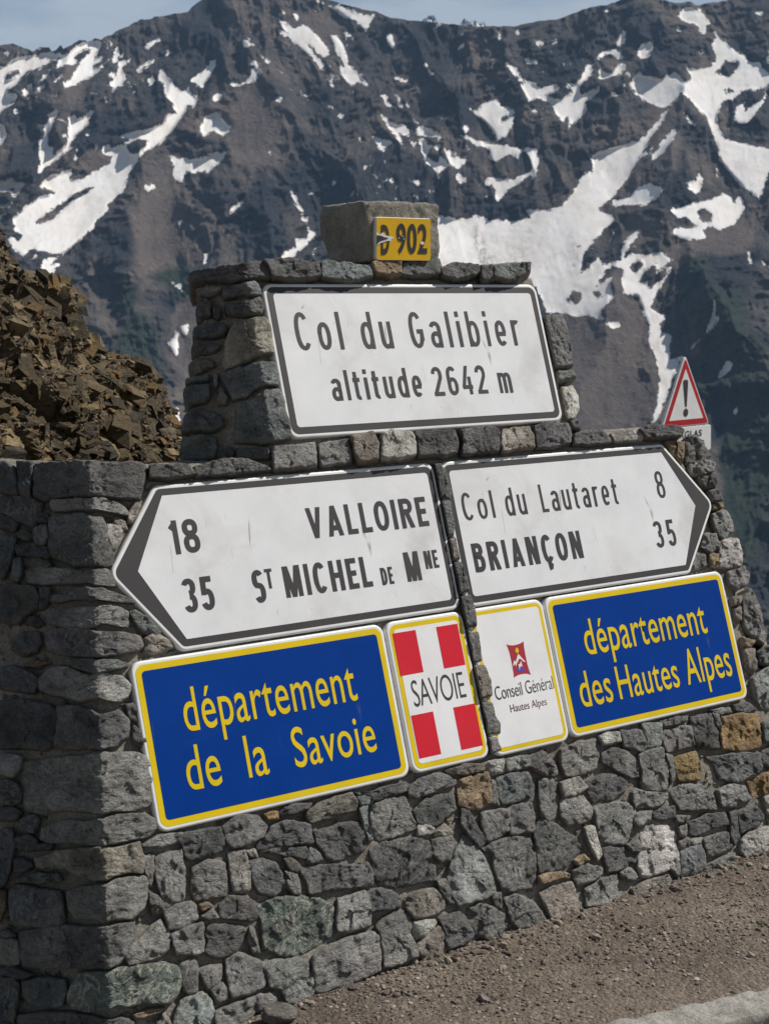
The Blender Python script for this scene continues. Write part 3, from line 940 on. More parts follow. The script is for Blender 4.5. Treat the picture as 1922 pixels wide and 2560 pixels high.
_tmp = bpy.data.curves.new('probe', 'FONT')
_tob = bpy.data.objects.new('probe', _tmp)
COL.objects.link(_tob)
def glyphs(body, bold, space):
    _tmp.body = body; _tmp.size = 1.0; _tmp.offset = bold; _tmp.space_character = space; _tmp.resolution_u = 5
    bpy.context.view_layer.update()
    dg = bpy.context.evaluated_depsgraph_get()
    me = bpy.data.meshes.new_from_object(_tob.evaluated_get(dg))
    v = np.zeros(len(me.vertices) * 3); me.vertices.foreach_get('co', v)
    return me, v.reshape(-1, 3)

def islands(me):
    n = len(me.vertices); par = list(range(n))
    def find(a):
        while par[a] != a:
            par[a] = par[par[a]]; a = par[a]
        return a
    for e in me.edges:
        a, b = find(e.vertices[0]), find(e.vertices[1])
        if a != b: par[b] = a
    ids = {}
    return np.array([ids.setdefault(find(i), len(ids)) for i in range(n)], float)

def text(name, body, fitc, u0, u1, v0, v1, h, m, parent, c, bold=0.02, space=1.0, sub=None):
    """lay a word between u0..u1 with the letter fitc standing on v0 and reaching v1"""
    r, rv = glyphs(fitc, bold, 1.0)
    y0, y1 = rv[:, 1].min(), rv[:, 1].max()
    bpy.data.meshes.remove(r)
    me, v = glyphs(body, bold, space)
    x0, x1 = v[:, 0].min(), v[:, 0].max()
    w = np.empty_like(v)
    w[:, 0] = u0 + (v[:, 0] - x0) / (x1 - x0) * (u1 - u0) - c[0]
    w[:, 1] = v0 + (v[:, 1] - y0) / (y1 - y0) * (v1 - v0) - c[1]
    w[:, 2] = h + islands(me) * 0.00005
    me.vertices.foreach_set('co', w.astype(np.float32).ravel())
    me.update(); me.name = name
    me.materials.clear()
    return link(name, me, m, parent)

def wall_frame(cu, cv):
    o = O + UV * cu + VV * cv
    return Matrix(((UV[0], VV[0], NN[0], o[0]), (UV[1], VV[1], NN[1], o[1]), (UV[2], VV[2], NN[2], o[2]), (0, 0, 0, 1)))

# a narrow road-sign alphabet drawn with pen strokes
def ell(cx, cy, rx, ry, a0, a1, n=22, p=2.35):
    a = np.radians(np.linspace(a0, a1, n)); c, s_ = np.cos(a), np.sin(a)
    return np.stack([cx + rx * np.sign(c) * np.abs(c) ** (2 / p), cy + ry * np.sign(s_) * np.abs(s_) ** (2 / p)], -1)
def stroke(pts, t, closed=False):
    pts = np.asarray(pts, float)
    d = np.roll(pts, -1, 0) - np.roll(pts, 1, 0)
    if not closed: d[0] = pts[1] - pts[0]; d[-1] = pts[-1] - pts[-2]
    d /= np.maximum(np.linalg.norm(d, axis=1, keepdims=True), 1e-12)
    nn = np.stack([-d[:, 1], d[:, 0]], -1) * t / 2
    a, b = pts + nn, pts - nn
    k = len(pts); r = range(k) if closed else range(k - 1)
    return [np.array([b[i], b[(i + 1) % k], a[(i + 1) % k], a[i]]) for i in r]
WID = dict(l=0, I=0, i=0, C=.56, O=.60, o=.50, d=.52, u=.50, G=.58, a=.49, b=.52, e=.50, r=.34, t=.34, m=.78, V=.62, A=.64, L=.44, R=.56, E=.46, S=.54,
           T=.50, M=.74, H=.58, D=.58, N=.60, B=.56, Ç=.56)
def glyph(ch, W, H, t):
    x = 0.73 * H; R = []; q = t / 2; m_ = W / 2
    def P(x0, y0, x1, y1):
        hw = q * math.sqrt(1 + ((x1 - x0) / (y1 - y0)) ** 2)
        R.append(np.array([(x0 - hw, y0), (x0 + hw, y0), (x1 + hw, y1), (x1 - hw, y1)]))
    def B(x0, x1, y): R.append(np.array([(x0, y - q), (x1, y - q), (x1, y + q), (x0, y + q)]))
    def C(p, cl=False): R.extend(stroke(p, t, cl))
    E_ = lambda cy, ry, a0, a1, cx=m_, rx=None, n=22: ell(cx, cy, (W / 2 - q) if rx is None else rx, ry, a0, a1, n)
    ring = lambda cy, ry: C(ell(m_, cy, W / 2 - q, ry, 0, 360 - 360 / 32, 32), True)
    if ch in 'lI': P(m_, 0, m_, H)
    elif ch == 'i': P(m_, 0, m_, x); P(m_, 0.85 * H, m_, H)
    elif ch in 'CÇ':
        C(E_(H / 2, H / 2 - q, 42, 318, n=34))
        if ch == 'Ç': C([(m_, 0.02 * H), (m_ + 0.01 * H, -0.07 * H), (m_ + 0.07 * H, -0.10 * H), (m_ + 0.05 * H, -0.17 * H), (m_ - 0.06 * H, -0.19 * H)])
    elif ch == 'O' or ch == '0': ring(H / 2, H / 2 - q)
    elif ch == 'o': ring(x / 2, x / 2 - q)
    elif ch == 'd': ring(x / 2, x / 2 - q); P(W - q, 0, W - q, H)
    elif ch == 'b': ring(x / 2, x / 2 - q); P(q, 0, q, H)
    elif ch == 'u': P(W - q, 0, W - q, x); C(np.concatenate([[(q, x), (q, 0.5 * x)], E_(0.36 * x, 0.36 * x - q, 180, 360)]))
    elif ch == 'm':
        P(q, 0, q, x)
        for x0, x1 in ((q, m_), (m_, W - q)):
            C(np.concatenate([ell((x0 + x1) / 2, 0.66 * x, (x1 - x0) / 2, 0.34 * x - q, 180, 0), [(x1, 0.3 * x), (x1, 0)]]))
    elif ch == 'r': P(q, 0, q, x); C(ell(q + 0.62 * (W - q), 0.62 * x, 0.62 * (W - q), 0.38 * x - q, 180, 62))
    elif ch == 'a':
        P(W - q, 0, W - q, 0.70 * x); C(E_(0.70 * x, 0.30 * x - q, 158, 0)); C(ell(m_, 0.31 * x, W / 2 - q, 0.31 * x - q, 0, 348, 30), True)
    elif ch == 'e': C(E_(x / 2, x / 2 - q, 0, 312, n=34)); B(q, W - q * 0.4, 0.47 * x)
    elif ch == 't':
        s0 = 0.40 * W; C(np.concatenate([[(s0, 0.93 * H), (s0, 0.3 * x)], ell(s0 + 0.5 * (W - s0), 0.22 * x, 0.5 * (W - s0), 0.22 * x - q, 180, 290, 10)])); B(0, W, x - q)
    elif ch == 'G': C(E_(H / 2, H / 2 - q, 42, 352, n=38)); B(0.52 * W, W, 0.46 * H); P(W - q, 0.2 * H, W - q, 0.46 * H)
    elif ch == '2': C(np.concatenate([E_(0.72 * H, 0.28 * H - q, 172, -28), [(q * 1.3, t * 0.9)]])); B(0, W, q)
    elif ch == '6': ring(0.31 * H, 0.31 * H - q); C(np.concatenate([[(q, 0.31 * H), (q, 0.6 * H)], E_(0.66 * H, 0.34 * H - q, 180, 38)]))
    elif ch == '4': P(0.12 * W, 0.26 * H, 0.62 * W, H); B(0, W, 0.26 * H); P(0.74 * W, 0, 0.74 * W, 0.62 * H)
    elif ch == '1': P(W - q, 0, W - q, H); C([(0, 0.74 * H), (W - q, 0.90 * H)])
    elif ch == '8': C(ell(m_, 0.745 * H, 0.94 * (W / 2 - q), 0.255 * H - q, 0, 349, 30), True); ring(0.285 * H, 0.285 * H - q)
    elif ch == '3': C(E_(0.74 * H, 0.26 * H - q, 160, -90)); C(E_(0.275 * H, 0.275 * H - q, 90, -160))
    elif ch == '5': B(0.14 * W, 0.94 * W, H - q); P(0.10 * W + q, 0.46 * H, 0.14 * W + q, H); C(E_(0.32 * H, 0.32 * H - q, 138, -158))
    elif ch == 'V': P(m_, 0, q * 1.1, H); P(m_, 0, W - q * 1.1, H)
    elif ch == 'A': P(q * 1.1, 0, m_, H); P(W - q * 1.1, 0, m_, H); B(0.22 * W, 0.78 * W, 0.27 * H)
    elif ch == 'L': P(q, 0, q, H); B(0, W, q)
    elif ch == 'E': P(q, 0, q, H); B(0, W, q); B(0, W, H - q); B(0, 0.9 * W, 0.51 * H)
    elif ch == 'R': P(q, 0, q, H); C(np.concatenate([[(q, H - q)], ell(0.5 * W, 0.735 * H, 0.5 * W - q, 0.265 * H - q, 90, -90), [(q, 0.47 * H + q)]])); P(W - q * 1.1, 0, 0.52 * W, 0.5 * H)
    elif ch == 'B':
        P(q, 0, q, H); C(np.concatenate([[(q, H - q)], ell(0.48 * W, 0.76 * H, 0.46 * W - q, 0.24 * H - q, 90, -90), [(q, 0.52 * H + q)]]))
        C(np.concatenate([[(q, 0.52 * H + q)], ell(0.5 * W, 0.26 * H + q / 2, 0.5 * W - q, 0.26 * H - q / 2, 90, -90), [(q, q)]]))
    elif ch == 'D': P(q, 0, q, H); C(np.concatenate([[(q, H - q)], ell(0.42 * W, 0.5 * H, 0.58 * W - q, 0.5 * H - q, 90, -90), [(q, q)]]))
    elif ch == 'S':
        ym = 0.52 * H; cy1 = (ym + H - q) / 2; cy2 = (ym + q) / 2
        C(np.concatenate([E_(cy1, H - q - cy1, 32, 262, n=26), E_(cy2, ym - cy2, 82, -148, n=26)]))
    elif ch == 'T': P(m_, 0, m_, H); B(0, W, H - q)
    elif ch == 'H': P(q, 0, q, H); P(W - q, 0, W - q, H); B(0, W, 0.51 * H)
    elif ch == 'N': P(q, 0, q, H); P(W - q, 0, W - q, H); P(W - q * 1.5, 0, q * 1.5, H)
    elif ch == 'M': P(q, 0, q, H); P(W - q, 0, W - q, H); P(m_, 0.0, q * 1.4, H); P(m_, 0.0, W - q * 1.4, H)
    return R
XH = set('oumrae')
def road_word(sg, zn, body, Lp, Rp, Bp, Tp, m, t, gap, h=0.0017):
    pts = zp(zn, [Lp, Rp, Bp, Tp])
    u, v = uv(pts[:, 0], pts[:, 1])
    U0, U1, v0, v1 = u[0], u[1], v[2], v[3]
    H = v1 - v0
    if all(c in XH for c in body): H /= 0.73
    if body == '2' or False: pass
    tt = t * H
    wd = [WID.get(c, 0.22 if c == '1' else 0.50) * H if WID.get(c, 1) else tt for c in body]
    g = gap * H
    fix = sum(tt for c, w in zip(body, wd) if WID.get(c, 1) == 0)
    flex = sum(wd) - fix
    tot = flex + g * (len(body) - 1)
    k = (U1 - U0 - fix) / tot if tot > 0 else 1.0
    X = U0; V, Fc = [], []
    n = 0
    for c, w in zip(body, wd):
        w = w if WID.get(c, 1) == 0 else w * k
        for poly in glyph(c, w, H, tt):
            hh = h + 0.00003 * (n % 24); n += 1
            a = np.sum(poly[:, 0] * np.roll(poly[:, 1], -1) - np.roll(poly[:, 0], -1) * poly[:, 1])
            if a < 0: poly = poly[::-1]
            b = len(V)
            V += [(X + p_[0] - sg[1][0], v0 + p_[1] - sg[1][1], hh) for p_ in poly]
            Fc.append(tuple(range(b, b + len(poly))))
        X += w + g * k
    me = bpy.data.meshes.new('lettering'); me.from_pydata(V, [], Fc); me.update()
    return link('lettering', me, m, sg[0])

def word(sign, zn, body, fitc, Lp, Rp, Bp, Tp, m, bold, space=1.0, name='lettering', h=0.0017):
    pts = zp(zn, [Lp, Rp, Bp, Tp])
    u, v = uv(pts[:, 0], pts[:, 1])
    o, c = sign
    return text(name, body, fitc, u[0], u[1], v[2], v[3], h, m, o, c, bold, space)

def sign(name, label, cat, poly, rad, layers, group=None, thick=0.034, mrim=None):
    poly = np.asarray(poly, float)
    c = (poly.min(0) + poly.max(0)) / 2
    o = empty(name, wall_frame(*c))
    tag(o, label, cat, group)
    slab('panel', poly, rad, thick, mrim or M_WHITE, o, c)
    for k, (nm, pts, m) in enumerate(layers):
        ngon(nm, pts, 0.0006 * (k + 1), m, o, c)
    return o, c

def rect(u0, u1, v0, v1): return [(u0, v0), (u1, v0), (u1, v1), (u0, v1)]

GW = 'white direction and pass signs fixed to the monument'
GB = 'department boundary signs fixed to the monument'
# --- pass name
R0 = rect(-0.468, 0.662, -0.484, 0.020)
s = sign('pass_sign', 'large scratched white sign reading Col du Galibier altitude 2642 m, topmost on the monument', 'road sign', R0, 0.034,
         [('border', rounded(inset(R0, 0.0125), 0.026), M_BLACK), ('face', rounded(inset(R0, 0.0345), 0.012), M_FACE)], GW)
for body, fc, a, b, c_, d, sp, bo in [('Col', 'l', (509, 570), (684, 570), (690, 640), (662, 498), 1.5, 0.022), ('du', 'd', (759, 585), (876, 590), (877, 636), (783, 498), 1.5, 0.022),
                                      ('Galibier', 'l', (940, 565), (1348, 545), (1120, 631), (1090, 497), 1.5, 0.022), ('altitude', 'l', (647, 790), (986, 770), (715, 832), (693, 718), 1.4, 0.018),
                                      ('2642', '2', (1028, 765), (1230, 760), (1060, 815), (1040, 706), 1.2, 0.018), ('m', 'm', (1277, 770), (1325, 765), (1325, 803), (1300, 727), 1.0, 0.014)]:
    road_word(s, '3', body, a, b, c_, d, M_BLACK, 0.118 if d[1] < 600 else 0.135, 0.30 if d[1] < 600 else 0.22)
# --- left arrow
ML = (-0.594 - 1.083) / 2
PL = [(-1.139, ML), (-0.953, -1.083), (0.058, -1.083), (0.058, -0.594), (-0.953, -0.594)]
BL_ = inset(PL, 0.0125)
FL = [(-1.049, ML), (-0.934, -1.083 + 0.033), (0.025, -1.083 + 0.033), (0.025, -0.594 - 0.033), (-0.934, -0.594 - 0.033)]
s = sign('direction_sign', 'white arrow sign pointing left to Valloire and St Michel de Mne', 'road sign', PL, [0.04, 0.03, 0.034, 0.034, 0.03],
         [('border', rounded(BL_, [0.028, 0.02, 0.026, 0.026, 0.02]), M_BLACK), ('face', rounded(FL, [0.002, 0.004, 0.013, 0.013, 0.004]), M_FACE)], GW)
for body, fc, a, b, c_, d, sp, bo in [('18', '8', (289, 362), (415, 420), (390, 468), (368, 328), 1.0, 0.026), ('35', '5', (335, 595), (474, 650), (455, 706), (430, 567), 1.12, 0.026),
                                      ('VALLOIRE', 'L', (848, 287), (1367, 355), (1035, 393), (1012, 268), 1.15, 0.026), ('S', 'S', (628, 570), (690, 640), (665, 676), (648, 540), 1.0, 0.024),
                                      ('T', 'T', (679, 540), (710, 538), (708, 617), (695, 535), 1.0, 0.028), ('MICHEL', 'H', (752, 530), (1135, 610), (990, 627), (968, 500), 1.06, 0.026),
                                      ('DE', 'D', (1159, 532), (1222, 595), (1176, 603), (1160, 532), 1.0, 0.022), ('M', 'M', (1254, 468), (1338, 582), (1276, 590), (1255, 468), 1.0, 0.028),
                                      ('NE', 'N', (1339, 465), (1408, 525), (1352, 537), (1339, 462), 1.05, 0.028)]:
    road_word(s, '5', body, a, b, c_, d, M_BLACK, 0.168, 0.17 if len(body) > 2 else 0.14)
# --- right arrow
PR_ = [(0.081, -1.084), (1.115, -1.084), (1.314, ML), (1.115, -0.595), (0.081, -0.595)]
BR_ = inset(PR_, 0.0125)
fi = zp('6', [(1308, 408), (1145, 155), (1262, 690)])
fu, fv = uv(fi[:, 0], fi[:, 1])
FR = [(0.114, -1.051), (fu[2], -1.051), (fu[0], ML), (fu[1], -0.628), (0.114, -0.628)]
s = sign('direction_sign', 'white arrow sign pointing right to Col du Lautaret and Briancon', 'road sign', PR_, [0.034, 0.03, 0.04, 0.03, 0.034],
         [('border', rounded(BR_, [0.026, 0.02, 0.028, 0.02, 0.026]), M_BLACK), ('face', rounded(FR, [0.013, 0.004, 0.002, 0.004, 0.013]), M_FACE)], GW)
for body, fc, a, b, c_, d, sp, bo in [('Col', 'l', (196, 400), (347, 400), (348, 466), (328, 335), 1.4, 0.014), ('du', 'd', (405, 405), (507, 420), (508, 448), (425, 322), 1.4, 0.014),
                                      ('Lautaret', 'L', (557, 312), (946, 390), (580, 441), (557, 308), 1.35, 0.014), ('8', '8', (1113, 275), (1164, 335), (1141, 373), (1133, 243), 1.0, 0.012),
                                      ('BRIANÇON', 'B', (238, 592), (779, 655), (265, 727), (238, 590), 1.2, 0.026), ('35', '5', (1107, 520), (1218, 570), (1200, 600), (1178, 475), 1.12, 0.018)]:
    road_word(s, '6', body, a, b, c_, d, M_BLACK, 0.175 if body[0] == 'B' else (0.14 if body == '35' else 0.112), 0.2 if body[0] == 'B' else 0.25)
# --- department of Savoie
R1 = rect(-1.121, -0.259, -1.569, -1.091)
s = sign('department_sign', 'wide blue sign with yellow border reading département de la Savoie', 'road sign', R1, 0.034,
         [('border', rounded(inset(R1, 0.012), 0.026), M_YEL), ('face', rounded(inset(R1, 0.030), 0.012), M_BLUE)], GB)
for body, fc, a, b, c_, d in [('département', 'd', (344, 1130), (1071, 1078), (430, 1200), (378, 1024)), ('de', 'd', (357, 1380), (508, 1410), (438, 1444), (385, 1266)),
                              ('la', 'l', (590, 1232), (706, 1385), (635, 1400), (590, 1230)), ('Savoie', 'S', (790, 1230), (1151, 1285), (830, 1361), (808, 1192))]:
    word(s, '5', body, fc, a, b, c_, d, M_YEL, 0.003, 1.05)
# --- Savoie cross
R2 = rect(-0.250, 0.057, -1.567, -1.090)
s = sign('crest_sign', 'upright sign with four red quarters around a white cross marked SAVOIE', 'road sign', R2, 0.034,
         [('border', rounded(inset(R2, 0.012), 0.026), M_YEL), ('face', rounded(inset(R2, 0.027), 0.013), M_FACE2)], GB)
for q in ([(1212, 803), (1308, 790), (1342, 962), (1248, 982)], [(1393, 778), (1480, 762), (1517, 932), (1428, 950)],
          [(1287, 1143), (1380, 1130), (1417, 1305), (1325, 1322)], [(1463, 1110), (1553, 1095), (1590, 1270), (1500, 1285)]):
    p = zp('5', q); u, v = uv(p[:, 0], p[:, 1])
    u0, u1, v0, v1 = (u[0] + u[3]) / 2, (u[1] + u[2]) / 2, (v[2] + v[3]) / 2, (v[0] + v[1]) / 2
    ngon('red_quarter', rect(u0, u1, v0, v1), 0.0017, M_RED, s[0], s[1])
word(s, '5', 'SAVOIE', 'V', (1287, 1010), (1521, 1065), (1405, 1090), (1375, 985), M_BLACK, -0.006, 0.95)
# --- Conseil Général
R3 = rect(0.075, 0.398, -1.572, -1.090)
s = sign('council_sign', 'upright white sign with crimson emblem reading Conseil Général Hautes Alpes', 'road sign', R3, 0.034,
         [('border', rounded(inset(R3, 0.012), 0.026), M_YEL), ('face', rounded(inset(R3, 0.0245), 0.013), M_FACE2)], GB)
def curve8(pts): 
    p = zp('8', pts); u, v = uv(p[:, 0], p[:, 1]); return np.stack([u, v], -1)
def poly_fill(name, pts, h, m, so, flip=False):
    cu = bpy.data.curves.new(name, 'CURVE'); cu.dimensions = '2D'; cu.fill_mode = 'FRONT'
    sp = cu.splines.new('POLY'); sp.points.add(len(pts) - 1)
    for q, (x, y) in zip(sp.points, pts): q.co = (x - so[1][0], y - so[1][1], 0, 1)
    sp.use_cyclic_u = True
    ob = bpy.data.objects.new(name, cu); COL.objects.link(ob)
    bpy.context.view_layer.update()
    me = bpy.data.meshes.new_from_object(ob.evaluated_get(bpy.context.evaluated_depsgraph_get()))
    bpy.data.objects.remove(ob); bpy.data.curves.remove(cu)
    v = np.zeros(len(me.vertices) * 3); me.vertices.foreach_get('co', v)
    v = v.reshape(-1, 3); v[:, 2] = h
    me.vertices.foreach_set('co', v.astype(np.float32).ravel()); me.update(); me.name = name
    me.materials.clear()
    return link(name, me, m, so[0])
poly_fill('emblem', curve8([(447, 352), (500, 368), (560, 372), (630, 358), (690, 335), (742, 300), (752, 400), (775, 530), (810, 700), (840, 800), (870, 878),
                            (800, 858), (730, 862), (660, 880), (610, 905), (578, 932), (572, 860), (545, 700), (505, 510), (475, 420)]), 0.0017, M_CRIM, s)
poly_fill('emblem_peaks', curve8([(560, 735), (575, 625), (605, 660), (648, 515), (735, 612), (780, 662), (735, 650), (700, 610), (660, 605), (640, 660), (625, 680), (612, 740), (595, 690)]), 0.0022, M_FACE2, s)
poly_fill('emblem_sun', curve8([(600, 470), (605, 430), (622, 405), (645, 425), (660, 460), (650, 500), (622, 505)]), 0.0022, M_YEL, s)
poly_fill('emblem_rocks', curve8([(612, 790), (650, 750), (700, 762), (770, 745), (778, 768), (740, 785), (757, 800), (730, 825), (680, 832), (650, 820)]), 0.0022, M_PURP, s)
poly_fill('emblem_chamois', curve8([(668, 800), (662, 740), (650, 705), (680, 685), (690, 640), (705, 668), (712, 705), (728, 735), (700, 728), (680, 745)]), 0.0026, M_FACE2, s)
word(s, '8', 'Conseil Général', 'l', (247, 1190), (1274, 1112), (737, 1222), (692, 1000), M_BLACK, -0.008, 0.97)
word(s, '8', 'Hautes Alpes', 'H', (500, 1400), (1152, 1400), (527, 1529), (502, 1398), M_BROWN, -0.004, 1.0)
# --- department of Hautes Alpes
R4 = rect(0.406, 1.275, -1.568, -1.090)
s = sign('department_sign', 'wide blue sign with yellow border reading département des Hautes Alpes', 'road sign', R4, 0.034,
         [('border', rounded(inset(R4, 0.012), 0.026), M_YEL), ('face', rounded(inset(R4, 0.030), 0.012), M_BLUE)], GB)
for body, fc, a, b, c_, d in [('département', 'd', (780, 1060), (1368, 1010), (862, 1108), (848, 938)), ('des', 'd', (752, 1275), (914, 1300), (846, 1355), (812, 1188)),
                              ('Hautes', 'H', (920, 1178), (1229, 1225), (955, 1330), (921, 1176)), ('Alpes', 'l', (1270, 1240), (1482, 1190), (1347, 1246), (1310, 1083))]:
    word(s, '6', body, fc, a, b, c_, d, M_YEL, 0.004, 1.04)

# ------------------------------------------------------------------ concrete block with the road number
Pb = onplane(np.array([914.]), np.array([655.]), O + 0.012 * NN, NN)[0]
def onblock(x, y): return onplane(x, y, Pb, NH)
bu = (onblock(np.array([914., 1098.]), np.array([580., 580.])) - Pb) @ UV
bz1 = onblock(np.array([1000.]), np.array([508.]))[0][2]
bz0 = onblock(np.array([1000.]), np.array([657.]))[0][2]
BW, BH = bu[1] - bu[0], bz1 - bz0
ed = ray(797., 560.); A_ = Pb + UV * bu[0] - CAM        # depth at which the rear left edge shows at x = 797
mm = np.array([[ed[0], NH[0]], [ed[1], NH[1]]])
BD = float(np.linalg.solve(mm, A_[:2])[1])
bo = Pb + UV * (bu[0] + BW / 2) - NH * BD / 2
bo[2] = bz0
MB_ = Matrix(((UV[0], -NH[0], 0, bo[0]), (UV[1], -NH[1], 0, bo[1]), (0, 0, 1, bo[2]), (0, 0, 0, 1)))
def rough_block(name, wx, wy, wz, m, step, parent=None, amp=0.005, chip=None, seed=0, r=0.012):
    V, Fq, off = [], [], 0
    def add(fn, a, b, flip):
        nonlocal off
        na, nb = max(int(a / step), 2), max(int(b / step), 2)
        gA, gB = np.meshgrid(np.linspace(0, 1, na), np.linspace(0, 1, nb))
        V.append(np.stack(fn(gA, gB), -1).reshape(-1, 3)); Fq.append(gridquads(nb, na, off, flip)); off += na * nb
    hx, hy = wx / 2, wy / 2
    add(lambda a, b: (a * wx - hx, a * 0 - hy, b * wz), wx, wz, False)
    add(lambda a, b: (a * wx - hx, a * 0 + hy, b * wz), wx, wz, True)
    add(lambda a, b: (a * 0 - hx, a * wy - hy, b * wz), wy, wz, True)
    add(lambda a, b: (a * 0 + hx, a * wy - hy, b * wz), wy, wz, False)
    add(lambda a, b: (a * wx - hx, b * wy - hy, a * 0 + wz), wx, wy, False)
    add(lambda a, b: (a * wx - hx, b * wy - hy, a * 0), wx, wy, True)
    V = np.concatenate(V)
    q = np.array([hx, hy, wz / 2]); cz = np.array([0, 0, wz / 2])
    d = V - cz
    inner = np.clip(d, -(q - r), q - r)
    e = d - inner
    ln = np.linalg.norm(e, axis=1, keepdims=True)
    nr = e / np.maximum(ln, 1e-9)
    d = inner + nr * r
    V = d + cz
    V = V + nr * (amp * (fbm(V[:, 0] * 14 + seed, V[:, 1] * 14, V[:, 2] * 14, o=5, g=0.6, s=seed) + 0.7 * np.minimum(fbm(V[:, 0] * 40, V[:, 1] * 40, V[:, 2] * 40, o=3, s=seed + 4), 0)))[:, None]
    if chip is not None: V = chip(V)
    return link(name, npmesh(name, V, Fq), m, parent)
def chip(V):
    V = V.copy()
    # broken lower rear-left corner and nibbled top-left edge
    dcn = np.maximum(0, 0.52 * BH - V[:, 2]) / (0.52 * BH)
    lim = -BW / 2 + 0 * dcn
    back = V[:, 1] > 0
    k = np.clip((V[:, 1] - (BD / 2 - 0.06)) / 0.06, 0, 1) * dcn
    V[:, 1] -= 0.055 * k
    V[:, 0] += 0.02 * k
    t = np.clip((V[:, 2] - (BH - 0.03)) / 0.03, 0, 1) * np.clip((-V[:, 0] - (BW / 2 - 0.04)) / 0.04, 0, 1)
    V[:, 2] -= 0.010 * t * (0.5 + 0.5 * vn(V[:, 0] * 40, V[:, 1] * 30))
    V[:, 0] += 0.010 * t
    return V
blk = rough_block('concrete_block', BW, BD, BH + 0.004, M_CONC, 0.006, None, 0.010, chip, 3, 0.009)
blk.matrix_world = MB_
tag(blk, 'chipped grey concrete block on top of the monument behind the yellow D 902 plate', 'concrete block')

pq = zp('Q', [(472, 165), (878, 157), (880, 474), (478, 483)])
off_p = 0.016
pw = onplane(pq[:, 0], pq[:, 1], Pb + NH * off_p, NH)
pu, pz = (pw - Pb) @ UV, pw[:, 2]
u0, u1, z0, z1 = (pu[0] + pu[3]) / 2, (pu[1] + pu[2]) / 2, (pz[2] + pz[3]) / 2, (pz[0] + pz[1]) / 2
pc_ = Pb + UV * (u0 + u1) / 2 + NH * off_p; pc_[2] = (z0 + z1) / 2
plate = empty('road_number_plate', Matrix(((UV[0], 0, NH[0], pc_[0]), (UV[1], 0, NH[1], pc_[1]), (0, 1, 0, pc_[2]), (0, 0, 0, 1))))
tag(plate, 'small chipped yellow plate reading D 902 on the concrete block', 'road sign')
w2, h2 = (u1 - u0) / 2, (z1 - z0) / 2
slab('panel', rect(-w2, w2, -h2, h2), 0.009, 0.022, M_WHITE, plate, bev=0.003)
ngon('face', rounded(inset(rect(-w2, w2, -h2, h2), 0.0015), 0.008), 0.0012, M_YEL2, plate)
def pl(x, y):
    p = zp('Q', [[x, y]]); q = onplane(p[:, 0], p[:, 1], pc_, NH)[0]
    return (q - pc_) @ UV, q[2] - pc_[2]
def plate_word(body, fc, l, r, b, t, bold=0.026, sp=1.0):
    (a, _), (c, _), (_, d), (_, e) = pl(*l), pl(*r), pl(*b), pl(*t)
    text('lettering', body, fc, a, c, d, e, 0.0026, M_BLACK, plate, (0, 0), bold, sp)
plate_word('D', 'D', (510, 320), (570, 320), (520, 435), (520, 213), 0.03)
plate_word('902', '0', (624, 320), (850, 320), (735, 430), (735, 205), 0.022, 1.1)
def pshape(name, pts, h, m):
    return poly_fill(name, [pl(*p) for p in pts], h, m, (plate, (0, 0)))
pshape('chipped_enamel', [(474, 268), (500, 285), (520, 270), (540, 292), (575, 298), (605, 308), (580, 320), (590, 330), (545, 335), (520, 345), (500, 350), (474, 372)], 0.0034, M_WHITE)
pshape('rust_hole', [(474, 290), (505, 294), (530, 306), (565, 312), (540, 322), (505, 332), (486, 345), (474, 372)], 0.0046, M_BLACK)
pshape('chipped_enamel', [(800, 345), (812, 335), (826, 345), (822, 360), (806, 362)], 0.0036, M_WHITE)
for x, y in [(640, 312), (668, 300), (675, 318)]:
    pshape('chipped_enamel', [(x - 4, y), (x, y - 6), (x + 4, y), (x, y + 6)], 0.0040, M_WHITE)

# ------------------------------------------------------------------ warning sign beyond the monument
WY, WA = 17.0, math.radians(42)
def far(x, y):
    d = ray(x, y); P = CAM + d * (WY / d[1]); return P[0], P[2]
wx, wz = far(1711., 1000.)
ws = empty('warning_sign', Matrix(((math.cos(WA), 0, math.sin(WA), wx), (math.sin(WA), 0, -math.cos(WA), WY), (0, 1, 0, 0.0), (0, 0, 0, 1))))
tag(ws, 'red bordered triangular warning sign with exclamation mark on a post behind the monument', 'road sign')
def wpts(zn, pts):
    p = zp(zn, pts); return [((far(a, b)[0] - wx) / math.cos(WA), far(a, b)[1]) for a, b in p]
tri = wpts('T', [(1085, 846), (1486, 846), (1276, 348)])
slab('triangle_panel', tri, [0.028, 0.028, 0.028], 0.03, M_REFL, ws, bev=0.004)
ngon('red_border', rounded(wpts('T', [(1100, 838), (1474, 838), (1278, 375)]), 0.018), 0.003, M_REDF, ws)
ngon('face', rounded(wpts('T', [(1144, 800), (1430, 800), (1279, 448)]), 0.004), 0.005, M_REFL, ws)
ngon('exclamation_bar', rounded(wpts('T', [(1273, 712), (1288, 712), (1301, 524), (1254, 524)]), [0.002, 0.002, 0.03, 0.03]), 0.007, M_BLACK, ws)
ngon('exclamation_dot', [(wpts('T', [(1280, 752)])[0][0] + 0.046 * math.cos(a), wpts('T', [(1280, 752)])[0][1] + 0.048 * math.sin(a)) for a in np.linspace(0, 6.283, 24, endpoint=False)], 0.007, M_BLACK, ws)
pr = wpts('T', [(1085, 1030), (1502, 1030), (1502, 852), (1085, 852)])
slab('text_panel', pr, 0.03, 0.03, M_REFL, ws, bev=0.004)
def wt_(body, l, r, b, t_):
    q = wpts('T', [l, r, b, t_])
    text('lettering', body, 'A' if 'A' in body else 'T', q[0][0], q[1][0], q[2][1], q[3][1], 0.003, M_BLACK, ws, (0, 0), 0.02, 1.1)
